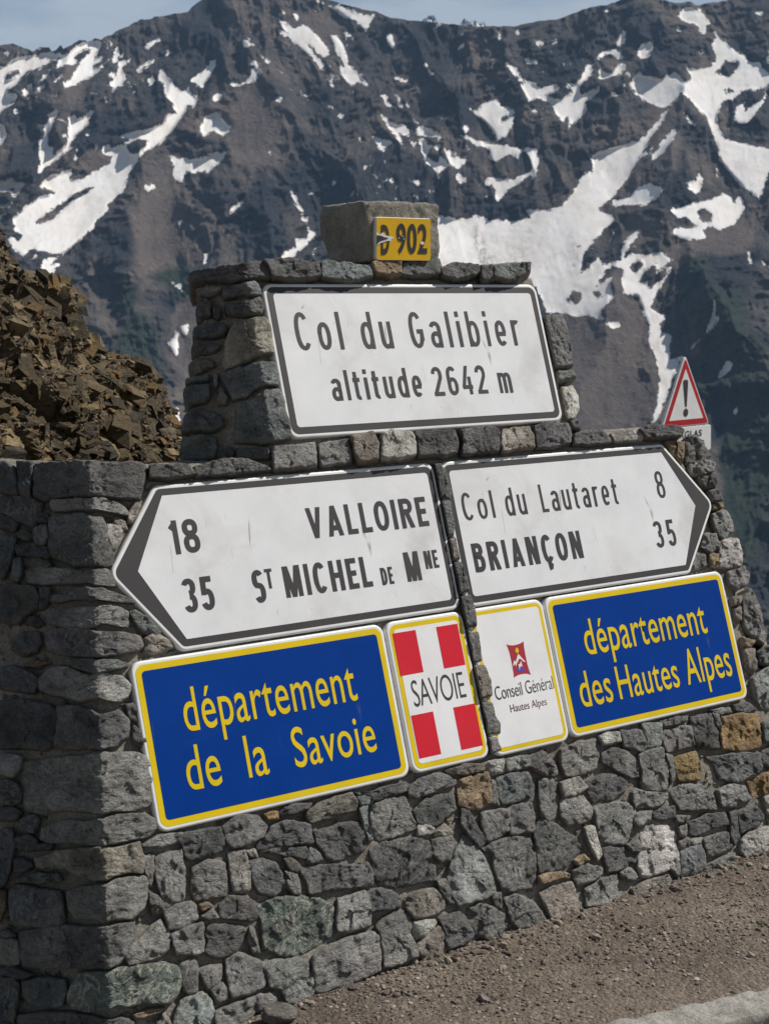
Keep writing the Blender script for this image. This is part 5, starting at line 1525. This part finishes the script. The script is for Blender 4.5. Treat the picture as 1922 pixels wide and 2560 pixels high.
# ------------------------------------------------------------------ the mountain across the valley
SNOW = '''
a s 0,410 60,385 130,330 280,310 410,275 430,280 530,290 520,310 400,385 230,450 180,520 120,570 60,600 60,650 150,640 150,690 60,750 0,810 -300,900 -300,420
a r 30,500 110,440 190,430 160,480 80,520
a s 20,265 60,270 90,290 60,310 30,290
a s 480,450 500,380 540,300 600,280 700,200 790,180 890,190 870,240 820,320 800,360 850,320 900,310 890,340 800,400 840,430 910,370 900,410 780,500 640,570 560,590 545,550 620,510 660,430 720,330 680,360 620,390 560,390 520,410
a r 640,330 720,260 800,240 760,300 690,350
a s 460,550 500,490 550,460 540,500 490,540
a s 340,550 380,480 430,420 440,430 390,510
a s 195,610 240,560 290,550 280,590 220,660 195,660
a s 300,640 350,570 400,540 380,590 320,630
a s 970,350 990,280 1020,220 1030,280 1010,370 980,370
a s 1030,320 1070,285 1080,310 1050,330
a s 1030,360 1130,335 1120,370 1060,400 1050,450 1095,480 1070,560 1010,580 960,650 980,580 905,570 980,530 1010,480 1020,420
a s 940,470 990,450 1000,490 950,490
a s 1240,230 1310,190 1370,150 1390,170 1340,210 1280,260
a s 1430,330 1440,280 1465,250 1460,290
a s 1185,435 1230,390 1340,335 1330,370 1240,420 1170,520 1200,460
a s 1285,530 1300,480 1330,480 1335,520 1300,580 1285,570
a s 1390,405 1440,470 1490,540 1540,600 1580,630 1640,590 1661,650 1661,720 1620,740 1610,790 1560,850 1500,950 1400,1060 1260,1140 1220,1180 1150,1270 1110,1320 1090,1400 680,1400 800,1320 960,1230 990,1180 890,1150 880,1120 930,1070 970,1110 1090,1070 1130,1030 1030,1010 1060,985 1200,960 1330,930 1430,880 1440,820 1530,800 1500,700 1450,680 1410,600 1430,560 1370,520
a r 1080,1100 1180,1030 1290,1040 1240,1120 1150,1170 1110,1130
a s 330,1320 355,1230 340,1160 345,1090 335,1045 380,1040 390,920 420,880 415,820 440,800 500,765 510,790 470,880 420,970 420,1110 470,1100 450,1190 510,1130 580,1080 600,940 595,830 640,810 670,850 720,850 770,790 820,780 790,840 770,890 700,960 640,1020 600,1080 640,1100 550,1160 460,1240 400,1280 440,1220 360,1310 310,1350
a s 520,1030 570,980 580,1000
a s 120,770 165,775 135,835
a s 0,900 40,910 60,990 20,1060 0,1080 -100,1100 -100,900
a s 740,1000 790,930 800,950 760,1000
a s 640,1220 660,1120 690,1100 670,1150 680,1200 660,1230
a s 820,1050 850,1100 830,1150
a s 1470,1165 1530,1230 1560,1195 1661,1215 1661,1300 1640,1290 1590,1340 1590,1384 1500,1340 1530,1320 1490,1230
b s 1210,0 1160,50 1110,120 1100,200 1060,280 930,390 940,440 870,500 790,600 700,690 560,800 540,820 450,815 390,790 330,790 300,750 240,780 210,830 160,820 200,720 160,700 180,670 200,650 110,590 150,580 110,560 105,510 160,460 240,390 360,310 500,290 400,240 330,240 375,190 440,140 530,120 620,75 610,180 700,170 830,110 960,20 1000,0
b r 300,550 400,470 560,360 640,290 830,220 760,280 600,380 480,500 370,550
b s 60,660 140,690 200,720 180,780 150,810 100,740
b s 250,880 330,800 320,840 270,890
b s 350,920 390,860 510,830 430,920 490,890 560,880 480,940 460,990 400,970
b s 0,190 50,180 90,150 130,190 215,200 180,260 120,330 90,290 140,240 60,270 0,280 -200,330 -200,220
b s 70,400 130,350 140,360 80,400
b s 0,480 40,445 60,460 0,520 -100,560 -100,500
b s 1255,205 1300,220 1350,205 1340,240 1290,275 1255,250
b s 1545,590 1545,540 1575,520 1570,560
b s 1455,1010 1520,1070 1580,1075 1575,1145 1520,1100
b s 0,610 15,620 15,650 0,650
i s 1245,735 1305,720 1300,815 1250,770
i s 1215,765 1240,780 1235,830 1240,965 1200,920 1160,850 1215,815
i s 1155,1400 1165,1340 1230,1295 1240,1350 1255,1450 1240,1570 1190,1560 1155,1480
c s 180,700 240,660 340,600 370,520 420,520 400,600 340,690 290,770 270,740 230,750 250,720
c s 0,690 30,700 50,760 80,760 80,800 150,770 185,760 170,810 260,830 230,940 180,900 120,970 60,960 40,880 0,860
c s 390,850 410,820 465,820 460,850 420,880 390,870
c s 285,1100 310,1020 370,980 450,955 460,1020 560,1100 470,1180 440,1150 390,1130 320,1185 285,1150
c s 520,705 560,710 600,720 680,700 720,660 720,590 740,600 770,640 770,690 740,720 680,715 610,765 550,745
c s 710,540 760,520 780,580 820,640 790,645 760,590
c s 785,460 880,530 870,560 830,520
c s 645,350 710,330 690,370 760,390 690,405 645,400
c s 775,265 805,270 800,310
c s 925,880 940,850 980,825 1005,850 960,885
c s 960,170 1000,180 1090,240 1180,215 1240,250 1320,350 1380,410 1400,490 1340,490 1280,450 1260,410 1180,340 1230,420 1290,500 1360,560 1360,600 1320,600 1270,520 1150,420 1060,340 970,290 970,270 1060,310 1000,250
c s 1080,120 1110,125 1140,170 1110,170
c s 960,60 1020,115 1010,125 970,90
c s 1240,65 1290,90 1280,110
c s 1270,0 1360,20 1360,40 1300,25
c s 1375,40 1440,60 1480,40 1600,90 1661,140 1661,220 1600,160 1530,150 1440,90
e s 0,100 100,130 200,130 160,190 120,280 60,200 0,150
c s 1395,290 1430,310 1460,310 1520,400 1540,460 1560,570 1600,590 1661,660 1661,720 1580,740 1520,670 1460,575 1530,580 1490,500 1450,440
e s 0,580 60,640 140,730 130,750 60,710 0,730
c s 1520,290 1560,280 1610,340 1605,360 1570,320 1550,360
c s 1400,620 1440,650 1460,720 1420,680
c s 1370,670 1410,690 1445,775 1420,760
c s 1465,1000 1490,970 1525,990 1500,1020 1475,1020
c s 1380,915 1435,910 1400,935
c s 850,1270 885,1290 890,1345 860,1300
c s 1160,855 1190,890 1185,905
c s 1485,215 1505,220 1500,245
d s 10,20 100,65 190,70 310,45 430,0 510,0 460,80 340,190 330,160 210,185 180,140 140,200 140,240 100,265 40,200 60,130
d s 1045,325 1090,360 1130,440 1175,520 1160,550 1100,450
d s 1135,575 1220,560 1200,620 1230,690 1270,690 1270,730 1220,780 1120,870 1040,950 960,970 770,990 770,960 900,940 980,920 990,880 1110,820 1095,760 1200,750 1220,700 1190,620
d s 1300,745 1280,850 1210,990 1250,880
d s 530,550 555,470 600,460 655,395 640,450 570,510
d s 1410,300 1420,245 1455,255 1430,305
d s 1200,370 1230,345 1260,370
d s 90,600 120,595 110,660 95,650
d s 310,880 360,860 300,1030 320,920
e s 295,330 320,275 340,300 365,360 380,380 365,435 320,410
e s 460,405 490,420 475,435
e s 930,290 965,270 970,310 940,305
e s 890,420 970,375 970,400 930,430
e s 700,255 740,205 770,200 740,240
e s 1255,245 1285,250 1300,290 1275,350 1260,350 1270,300
e s 1400,250 1445,255 1440,300 1415,300
e s 1490,510 1520,500 1550,540 1590,500 1615,540 1530,570
e s 615,560 640,540 655,590 700,630 700,660 670,645 650,600
e s 780,650 830,680 800,675
e s 355,670 410,665 450,695 490,685 440,730
e s 235,825 300,825 300,870 370,910 360,930 290,910 275,850
e s 355,815 410,840 430,900 450,930 400,930 410,880
e s 460,900 480,870 510,930 480,935
e s 240,990 290,1000 350,1065 430,1080 490,1110 490,1180 410,1145 400,1170 455,1250 430,1250 320,1110
e s 545,1110 600,1095 690,1120 760,1160 710,1190 610,1170 560,1165
e s 165,1180 240,1190 370,1240 290,1270 280,1315 240,1290 200,1230
e s 50,1190 100,1200 70,1250
e s 490,1205 520,1215 545,1270 525,1285
e s 985,920 1080,960 1120,900 1200,865 1270,870 1280,920 1350,930 1400,970 1370,1000 1320,1010 1280,1010 1280,1080 1320,1050 1400,1010 1380,1100 1330,1170 1290,1190 1260,1230 1230,1170 1200,1120 1120,1040 1060,980
e s 955,1080 1020,1110 985,1150 960,1130
e s 1310,540 1340,525 1390,560 1480,690 1460,710 1370,610
e s 1480,690 1585,720 1560,750 1500,720
e s 1550,950 1600,935 1600,990 1560,975
f s 920,125 980,135 1090,180 1180,200 1330,220 1450,250 1550,240 1590,260 1610,330 1590,480 1570,520 1540,480 1420,560 1330,620 1270,700 1230,690 1250,620 1200,560 1160,580 1140,545 1155,510 1240,490 1320,520 1450,490 1530,450 1560,400 1540,330 1510,280 1480,250 1450,300 1430,340 1350,290 1260,360 1180,340 1190,270 1170,240 1090,225 1000,180
f s 570,160 640,165 650,210 690,220 640,300 670,350 740,370 770,310 800,350 830,380 830,430 760,440 740,470 700,420 630,360 600,270 590,210
f s 695,225 765,205 740,280
f s 790,245 910,290 840,310 975,340 970,370 910,425 840,380 830,320
f s 910,440 950,490 1010,510 1000,535 930,545 890,510
f s 520,520 580,515 590,580 560,570
f s 320,530 350,490 370,530 350,565
f s 85,430 130,380 130,410 95,440
f s 685,615 720,615 710,630
f s 1140,645 1165,650 1160,695
S s 1062,552 1100,541 1140,547 1180,546 1183,534 1198,537 1221,554 1244,549 1285,554 1325,543 1314,523 1364,525 1401,517 1433,484 1420,498 1439,468 1461,431 1483,431 1476,389 1495,378 1558,363 1603,348 1626,322 1663,273 1671,273 1659,300 1626,345 1611,375 1596,397 1577,431 1562,453 1532,494 1513,506 1493,525 1532,540 1536,549 1510,574 1472,615 1457,645 1450,686 1472,671 1495,641 1506,663 1551,652 1555,618 1562,600 1596,572 1592,592 1562,630 1558,652 1577,633 1615,637 1652,630 1682,652 1637,675 1680,663 1674,682 1633,746 1626,768 1641,783 1665,789 1648,810 1648,828 1678,840 1674,866 1674,903 1708,888 1697,911 1660,1004 1637,1060 1626,1060 1644,993 1648,948 1637,892 1620,851 1622,817 1600,757 1596,738 1558,735 1555,705 1558,675 1536,663 1510,678 1487,720 1528,690 1525,720 1534,742 1498,780 1510,798 1502,802 1472,789 1442,791 1409,783 1367,783 1337,712 1300,750 1180,770 1080,745 1010,760 985,700 1015,650 1000,610 1040,590
h r 305,800 340,740 400,735 410,790 375,830
h r 470,745 540,740 545,775 510,795
h r 720,590 790,520 830,560 770,630
h r 780,690 840,600 910,550 900,620 830,690
h r 835,720 860,650 980,580 960,650 880,720
h r 375,440 420,420 415,435 385,455
h r 345,570 380,560 360,585
h s 540,945 650,945 675,980 620,990
h s 610,140 740,110 780,50 860,25 960,60 920,110 830,170 720,165 620,180
h s 1000,190 1070,190 1170,150 1270,130 1350,90 1390,110 1430,160 1460,100 1495,170 1490,210 1430,290 1340,335 1280,300 1220,330 1235,385 1180,400 1060,390 1000,350 1060,320 1160,320 1190,300 1100,250 1050,250
h r 1175,220 1210,175 1280,230 1275,280 1220,285
g s 1110,1210 1170,1210 1190,1150 1215,1190 1200,1280 1170,1295 1120,1260
h s 1290,780 1305,850 1300,900 1330,920 1270,1000 1180,1090 1080,1190 1180,1070 1250,990 1280,880
h s 1320,1340 1330,1290 1370,1215 1410,1220 1400,1260
h s 1450,1300 1495,1260 1480,1290
h s 1505,465 1530,490 1550,560 1530,560
h s 1600,530 1661,570 1661,590 1610,560
h s 1040,425 1160,425 1100,415
h s 1420,1560 1450,1490 1440,1570
h s 610,355 640,335 620,365
g s 725,560 770,510 800,475 830,510 900,520 930,540 1010,480 1050,490 1090,545 1120,550 1140,510 1100,450 1160,460 1200,460 1280,440 1310,380 1270,290 1310,260 1280,210 1310,215 1330,260 1370,280 1400,320 1490,370 1540,420 1600,420 1640,490 1700,500 1900,520 1900,560 1661,560 1580,600 1490,595 1420,670 1350,670 1330,720 1310,790 1330,870 1370,930 1500,960 1661,1000 1900,1060 1900,1150 1661,1140 1600,1330 1500,1260 1450,1220 1420,1180 1330,1080 1320,1000 1270,850 1250,790 1180,720 1120,650 1070,615 1050,660 970,720 860,690 780,640
g r 1290,490 1350,440 1360,390 1390,420 1460,400 1440,470 1390,520 1340,500
g r 1350,600 1400,585 1430,610 1380,630
g s 1425,790 1450,700 1500,670 1490,760 1560,690 1580,690 1650,620 1590,730 1530,800 1470,830 1430,800
g s 1070,740 1110,755 1180,855 1110,800
g s 870,1060 950,940 1030,850 1050,890 960,1010 840,1110 890,1050
g s 790,1050 850,1010 900,960 870,1020
g s 0,560 60,560 130,590 250,550 260,590 160,640 280,670 290,640 350,620 360,600 300,580 330,540 370,560 420,500 430,440 480,435 490,480 440,530 390,580 400,640 530,570 520,620 430,680 440,730 400,790 340,830 320,870 320,770 280,810 250,770 200,700 110,650 60,680
g s 500,385 560,340 640,335 680,380 720,380 660,405 620,370 560,365 520,400
g s 640,290 680,200 705,210 700,290 660,315
g s 520,530 530,460 570,490 630,480 650,430 720,430 670,490 560,530
g s 780,320 890,270 870,340 860,380 800,400 785,370
g s 1050,100 1090,60 1130,40 1160,70 1200,60 1230,100 1270,150 1240,180 1230,230 1200,210 1180,170 1110,150 1060,130
g s 1560,80 1600,70 1640,90 1600,110
g s 1040,180 1060,170 1070,210 1050,215
g s 600,620 640,600 650,625 610,630
g s 210,300 245,240 240,290 215,305
g s 35,400 60,430 110,390 120,420 50,440
g s 80,250 160,290 150,315 110,295
g s 80,740 110,730 110,760 90,760
g s 165,770 220,790 190,790
g s 500,830 520,800 520,845
g s 1640,380 1661,375 1661,430 1650,430
g s 1300,1120 1315,1120 1320,1180 1305,1185
g s 540,70 600,70 590,80
'''
SKYL = np.array([(-500, 60), (-150, 95), (0, 112), (30, 110), (70, 120), (82, 128), (100, 118), (125, 115), (129, 126), (140, 125), (153, 109), (160, 120), (175, 112), (200, 100), (225, 100), (255, 97), (280, 85), (300, 75),
                 (330, 60), (360, 48), (390, 42), (470, 30), (485, 12), (510, -5), (560, -25), (680, -30), (780, -20), (800, -5), (830, 2), (880, 17), (935, 28), (980, 45), (1050, 53), (1100, 57), (1160, 65), (1280, 66), (1310, 60),
                 (1345, 52), (1390, 48), (1440, 30), (1475, 18), (1520, 12), (1560, -5), (1600, -15), (1640, -5), (1690, 8), (1725, 4), (1740, 15), (1770, 8), (1810, 2), (1850, -8), (1922, -20), (2100, -40), (2500, -10)], float)
# snow and ground-cover maps, as drifts drawn on the slope's own face
RX, RY, RS = -200, -60, 1.5
rw, rh = int(2330 / RS), int(1330 / RS)
ras = np.zeros((rh, rw))
for zn, k, px in parse(SNOW):
    p = (px - np.array([RX, RY])) / RS
    x0, y0 = np.maximum(np.floor(p.min(0)).astype(int), 0); x1, y1 = np.minimum(np.ceil(p.max(0)).astype(int) + 1, [rw, rh])
    if x1 <= x0 or y1 <= y0: continue
    gx_, gy_ = np.meshgrid(np.arange(x0, x1), np.arange(y0, y1))
    ins = inpoly(np.stack([gx_.ravel() + 0.5, gy_.ravel() + 0.5], -1), p).reshape(gx_.shape)
    ras[y0:y1, x0:x1][ins] = 1.0 if k == 's' else 0.0
def blur(a, r, it=2):
    for _ in range(it):
        for ax in (0, 1):
            acc = np.zeros_like(a)
            for d in range(-r, r + 1): acc += np.roll(a, d, ax)
            a = acc / (2 * r + 1)
    return a
snow_f = blur(ras, 1, 2)
snow_w = blur(ras, 5, 2)
def samp(img, px, py):
    fx = np.clip((px - RX) / RS - 0.5, 0, rw - 1.001); fy = np.clip((py - RY) / RS - 0.5, 0, rh - 1.001)
    ix, iy = fx.astype(int), fy.astype(int); ax, ay = fx - ix, fy - iy
    return img[iy, ix] * (1 - ax) * (1 - ay) + img[iy, ix + 1] * ax * (1 - ay) + img[iy + 1, ix] * (1 - ax) * ay + img[iy + 1, ix + 1] * ax * ay

mw, mh = 900, 520
cx_ = np.linspace(-420, 2340, mw)
tt_ = np.linspace(0, 1, mh)
sk = np.interp(cx_, SKYL[:, 0], SKYL[:, 1]) + 2.2 * fbm(cx_ / 14, cx_ * 0 + 3, o=3, s=71) * (1 + 1.2 * (cx_ < 420))
PX = np.repeat(cx_[None], mh, 0)
PY = sk[None] + (1900 - sk[None]) * tt_[:, None]
# distance: a 40-45 degree face, broken by ribs, gullies and cliff bands
hgt = (723 - PY) / F
Rr = 2750 + 4700 * hgt
Rr = np.clip(Rr, 1050, 4400)
wx_ = PX + 60 * fbm(PX / 260, PY / 260, o=3, s=81); wy_ = PY + 60 * fbm(PX / 260 + 9, PY / 260, o=3, s=82)
def rib(pts, hh, w_):
    """a spur standing out from the face along a line"""
    d2 = np.full(PX.shape, 1e9)
    for (ax, ay), (bx_, by_) in zip(pts[:-1], pts[1:]):
        vx, vy = bx_ - ax, by_ - ay
        t = np.clip(((wx_ - ax) * vx + (wy_ - ay) * vy) / (vx * vx + vy * vy), 0, 1)
        d2 = np.minimum(d2, (wx_ - ax - t * vx) ** 2 + (wy_ - ay - t * vy) ** 2)
    return hh * np.exp(-np.sqrt(d2) / w_)
smooth = samp(snow_w, PX, PY)
rough_ = 1 - 0.95 * np.clip(smooth * 1.3, 0, 1)
def blob(lst):
    r = np.zeros(PX.shape)
    for x, y, a, b in lst:
        r = np.maximum(r, np.exp(-(((wx_ - x) / a) ** 2 + ((wy_ - y) / b) ** 2) ** 1.5))
    return r
scree = blob([(640, 320, 95, 120), (375, 560, 75, 190), (1480, 880, 150, 190), (1655, 330, 45, 95), (1570, 400, 30, 60), (1800, 580, 110, 60), (1440, 530, 60, 60), (1580, 560, 60, 50), (240, 400, 70, 40), (175, 190, 40, 60),
              (560, 770, 50, 130), (450, 820, 50, 120), (1700, 640, 70, 40), (1560, 690, 40, 40), (820, 60, 70, 60), (1760, 200, 20, 60), (1480, 1000, 200, 120), (1800, 1300, 90, 200), (110, 560, 60, 40)])
Rr = Rr - rib([(560, -20), (660, 150), (740, 260), (900, 480), (960, 620)], 70, 70)
Rr = Rr - rib([(470, 20), (430, 160), (410, 260), (360, 300)], 40, 40)
Rr = Rr - rib([(352, 330), (335, 470), (305, 590), (280, 700), (330, 800)], 34, 40)
Rr = Rr - rib([(1702, 235), (1690, 330), (1655, 430), (1650, 520)], 60, 45)
Rr = Rr - rib([(1590, -10), (1500, 130), (1430, 250), (1330, 420)], 34, 60)
Rr = Rr - rib([(1530, 640), (1500, 800), (1440, 1000)], 60, 110)
Rr = Rr - rib([(1740, 640), (1800, 700), (1900, 860), (2000, 1100)], 120, 120)
Rr = Rr - rib([(160, 110), (120, 260), (60, 400)], 40, 50)
Rr = Rr - rib([(1130, 60), (1090, 200), (1160, 330)], 35, 60)
rd = 1 - 0.85 * np.clip(scree * 1.2, 0, 1)
hi = rough_ * rd
Rr = Rr + 62 * fbm(wx_ / 210, wy_ / 330, o=2, s=83) * (0.35 + 0.65 * rough_)
Rr = Rr - 52 * fbm((wx_ - 0.2 * wy_) / 120, wy_ / 150, o=5, s=85, g=0.56, ridge=True) * (0.05 + 0.95 * hi)
Rr = Rr - 15 * fbm((wx_ + 0.5 * wy_) / 34, wy_ / 40, o=4, s=88, g=0.6, ridge=True) * hi
Rr = Rr + 9 * fbm(wx_ / 60, (wy_ + 0.25 * wx_) / 11, o=3, s=91, g=0.6) * hi
dirs = ray(PX, PY)
hd = np.hypot(dirs[..., 0], dirs[..., 1])
Pm = CAM + dirs * (Rr / hd)[..., None]
snow = 0.60 * samp(snow_f, PX, PY) + 0.26 * samp(blur(ras, 3, 2), PX, PY) + 0.14 * samp(blur(ras, 7, 2), PX, PY)
dirt = blob([(1188, 575, 13, 42), (1215, 640, 16, 50), (1240, 672, 16, 34), (1300, 640, 20, 60), (1420, 610, 20, 70)]) * (1.0 - 0.6 * (PX > 1270))
fleck = blob([(110, 200, 190, 90), (1010, 430, 170, 110), (1400, 200, 190, 110), (1850, 230, 130, 150), (260, 190, 90, 60), (1560, 620, 110, 60), (820, 130, 110, 120), (60, 520, 80, 60)]) * (scree < 0.5)
cliff = blob([(500, 110, 70, 130), (250, 300, 80, 60), (60, 380, 70, 60), (800, 480, 130, 90), (960, 470, 120, 100), (1250, 500, 110, 60), (1430, 200, 90, 110), (1480, 420, 60, 60), (1080, 130, 90, 80), (1850, 760, 70, 200), (1790, 1050, 60, 200), (1860, 1350, 80, 260),
              (270, 640, 40, 110), (1330, 250, 90, 40), (1150, 280, 90, 60), (640, 560, 70, 110), (1690, 480, 40, 70), (1520, 640, 50, 30), (380, 230, 60, 60), (1640, 90, 60, 70), (1850, 130, 70, 70), (1870, 330, 50, 40)])
grass = blob([(1850, 860, 90, 160), (1870, 1150, 80, 260), (1760, 700, 60, 60), (300, 760, 50, 50), (330, 880, 70, 100), (440, 700, 90, 50), (1700, 1000, 70, 120)])
# reverse side of the crest
nb = 14
bk = []
for k in range(1, nb + 1):
    q = Pm[0].copy()
    q[:, :2] *= 1 + 0.012 * k
    q[:, 2] -= 9.0 * k + 2.0 * k * k
    bk.append(q)
Vm = np.concatenate([np.stack(bk[::-1]), Pm])
pad = lambda a: np.concatenate([np.zeros((nb, mw)), a]).ravel()

def mountain_material():
    m, t, b = mat('alpine rock and old snow')
    co = objco(t)
    sn = attr(t, 'snow', 'Fac'); sc = attr(t, 'scree', 'Fac'); gr = attr(t, 'grass', 'Fac')
    big = noise(t, co, 0.006, 6, 0.6, 0.4)
    rock = ramp(t, big, [(0.3, (0.030, 0.034, 0.040)), (0.5, (0.078, 0.070, 0.066)), (0.7, (0.165, 0.134, 0.108))])
    rock = mix(t, 0.8, rock, ramp(t, noise(t, co, 0.045, 6, 0.7, 0.5, (1, 1, 1.8)), [(0.3, G(0.5)), (0.5, G(1.0)), (0.7, G(1.5))]), 'MULTIPLY')
    cl = math_(t, 'ADD', attr(t, 'cliff', 'Fac'), math_(t, 'MULTIPLY', math_(t, 'SUBTRACT', noise(t, co, 0.016, 6, 0.68, 0.3), 0.5), 1.6))
    rock = mix(t, math_(t, 'MULTIPLY', ramp(t, cl, [(0.25, G(0)), (0.7, G(1))]), 0.75), rock, (0.022, 0.028, 0.036))
    scc = ramp(t, noise(t, co, 0.012, 5, 0.6), [(0.3, (0.108, 0.092, 0.084)), (0.6, (0.152, 0.125, 0.108)), (0.8, (0.19, 0.148, 0.116))])
    scc = mix(t, 0.5, scc, ramp(t, noise(t, co, 0.09, 4, 0.6, 0, (2, 2, 0.3)), [(0.3, G(0.75)), (0.5, G(1.0)), (0.7, G(1.25))]), 'MULTIPLY')
    scn = math_(t, 'ADD', sc, math_(t, 'MULTIPLY', math_(t, 'SUBTRACT', noise(t, co, 0.02, 5, 0.6), 0.5), 0.9))
    c = mix(t, ramp(t, scn, [(0.3, G(0)), (0.6, G(1))]), rock, scc)
    gn = math_(t, 'ADD', gr, math_(t, 'MULTIPLY', math_(t, 'SUBTRACT', noise(t, co, 0.018, 6, 0.65), 0.5), 1.1))
    c = mix(t, ramp(t, gn, [(0.4, G(0)), (0.75, G(1))]), c, (0.036, 0.048, 0.034))
    # old snow with ragged rims and faint dirty streaks
    e1 = math_(t, 'MULTIPLY', math_(t, 'SUBTRACT', noise(t, co, 0.05, 8, 0.80, 0.5, (1.5, 1.0, 0.65)), 0.5), 5.5)
    e1 = math_(t, 'MULTIPLY', e1, math_(t, 'MULTIPLY', math_(t, 'MULTIPLY', sn, math_(t, 'SUBTRACT', 1.02, sn)), 4.0))
    e2 = math_(t, 'MULTIPLY', math_(t, 'SUBTRACT', noise(t, co, 0.022, 4, 0.6), 0.5), 0.8)
    sm = math_(t, 'ADD', math_(t, 'ADD', sn, e1), e2)
    sf = ramp(t, sm, [(0.37, G(0)), (0.45, G(1))])
    e3 = ramp(t, noise(t, co, 0.026, 8, 0.68, 0.6, (1.9, 1.0, 0.5)), [(0.615, G(0)), (0.64, G(1))])
    e3 = math_(t, 'MULTIPLY', e3, ramp(t, attr(t, 'fleck', 'Fac'), [(0.15, G(0)), (0.5, G(1))]))
    sf = math_(t, 'MAXIMUM', sf, e3)
    sno = ramp(t, noise(t, co, 0.010, 6, 0.65, 0.6), [(0.3, (0.62, 0.57, 0.52)), (0.5, (0.74, 0.70, 0.655)), (0.7, (0.79, 0.765, 0.735))])
    sno = mix(t, 0.5, sno, ramp(t, noise(t, co, 0.05, 5, 0.7, 0.3, (2.2, 0.6, 0.6)), [(0.28, G(0.58)), (0.5, G(1.0))]), 'MULTIPLY')
    dn = math_(t, 'MULTIPLY', attr(t, 'dirt', 'Fac'), ramp(t, noise(t, co, 0.045, 8, 0.75, 0.4, (2.2, 1, 0.6)), [(0.42, G(0)), (0.56, G(1))]))
    sno = mix(t, math_(t, 'MULTIPLY', dn, 0.85), sno, (0.17, 0.15, 0.13))
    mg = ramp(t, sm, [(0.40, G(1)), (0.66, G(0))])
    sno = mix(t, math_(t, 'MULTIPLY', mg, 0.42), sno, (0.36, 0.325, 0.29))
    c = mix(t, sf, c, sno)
    t.links.new(c, b.inputs['Base Color'])
    b.inputs['Roughness'].default_value = 0.95
    b.inputs['Specular IOR Level'].default_value = 0.1
    hgt_ = math_(t, 'MULTIPLY', noise(t, co, 0.07, 7, 0.72, 0.4), math_(t, 'SUBTRACT', 1.04, sf))
    bump(t, b, hgt_, 0.9, 14.0)
    return m
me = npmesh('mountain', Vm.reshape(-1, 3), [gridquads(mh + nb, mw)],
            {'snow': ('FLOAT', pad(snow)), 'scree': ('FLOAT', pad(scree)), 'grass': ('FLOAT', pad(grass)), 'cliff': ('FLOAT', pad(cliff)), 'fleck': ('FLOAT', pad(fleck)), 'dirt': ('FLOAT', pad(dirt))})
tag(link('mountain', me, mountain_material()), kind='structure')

# two far peaks showing over the crest
def peak(name, pts, D, m, seed):
    pts = np.array(pts, float)
    xs_ = np.linspace(pts[0, 0], pts[-1, 0], 90)
    ys_ = np.interp(xs_, pts[:, 0], pts[:, 1]) + 0.8 * fbm(xs_ / 5, xs_ * 0, o=3, s=seed)
    t_ = np.linspace(0, 1, 60)
    X = np.repeat(xs_[None], 60, 0); Y = ys_[None] + (110 - ys_[None]) * t_[:, None]
    dd = ray(X, Y)
    R = D * (1 - 0.06 * t_[:, None] + 0.012 * fbm(X / 14, Y / 18, o=4, s=seed, ridge=True))
    Pk = CAM + dd * (R / np.hypot(dd[..., 0], dd[..., 1]))[..., None]
    b1 = Pk[0] * np.array([1.05, 1.05, 1]) - np.array([0, 0, 400.0])
    Vk = np.concatenate([b1[None], Pk])
    return tag(link(name, npmesh(name, Vk.reshape(-1, 3), [gridquads(61, 90)]), m), kind='structure')
def peak_material():
    m, t, b = mat('far peak rock')
    co = objco(t)
    s_ = ramp(t, noise(t, co, 0.02, 4, 0.6), [(0.53, G(0)), (0.57, G(1))])
    c = mix(t, math_(t, 'MULTIPLY', s_, 0.85), (0.07, 0.085, 0.115), (0.7, 0.7, 0.7))
    t.links.new(c, b.inputs['Base Color']); b.inputs['Roughness'].default_value = 0.95
    return m
M_PEAK = peak_material()
peak('far_hills', [(1030, 90), (1053, 54), (1060, 46), (1068, 39), (1085, 38), (1090, 48), (1098, 70), (1120, 100)], 6500, M_PEAK, 5)
peak('far_hills', [(1125, 100), (1148, 66), (1155, 52), (1160, 45), (1168, 52), (1174, 56), (1182, 51), (1190, 52), (1200, 60), (1206, 54), (1212, 58), (1222, 90)], 7000, M_PEAK, 8)

# the mountain air between here and there
hz, ht, hb = mat('haze')
ht.nodes.clear()
pv = N(ht, 'ShaderNodeVolumePrincipled')
pv.inputs['Color'].default_value = (0.42, 0.66, 1.0, 1)
pv.inputs['Density'].default_value = HAZE_DENSITY = 0.000034
pv.inputs['Anisotropy'].default_value = 0.0
hout = ht.nodes.new('ShaderNodeOutputMaterial')
ht.links.new(pv.outputs['Volume'], hout.inputs['Volume'])
lo = np.array([-9000.0, -60.0, -1500.0]); hi_ = np.array([9000.0, 14500.0, 3300.0])
bxv = np.array([[x, y, z] for z in (lo[2], hi_[2]) for y in (lo[1], hi_[1]) for x in (lo[0], hi_[0])])
me = npmesh('haze', bxv, [np.array([(0, 2, 3, 1), (4, 5, 7, 6), (0, 1, 5, 4), (2, 6, 7, 3), (0, 4, 6, 2), (1, 3, 7, 5)])], smooth=False)
USE_HAZE = True
if USE_HAZE: tag(link('haze', me, hz), kind='stuff')
bpy.data.objects.remove(_tob)
bpy.data.curves.remove(_tmp)
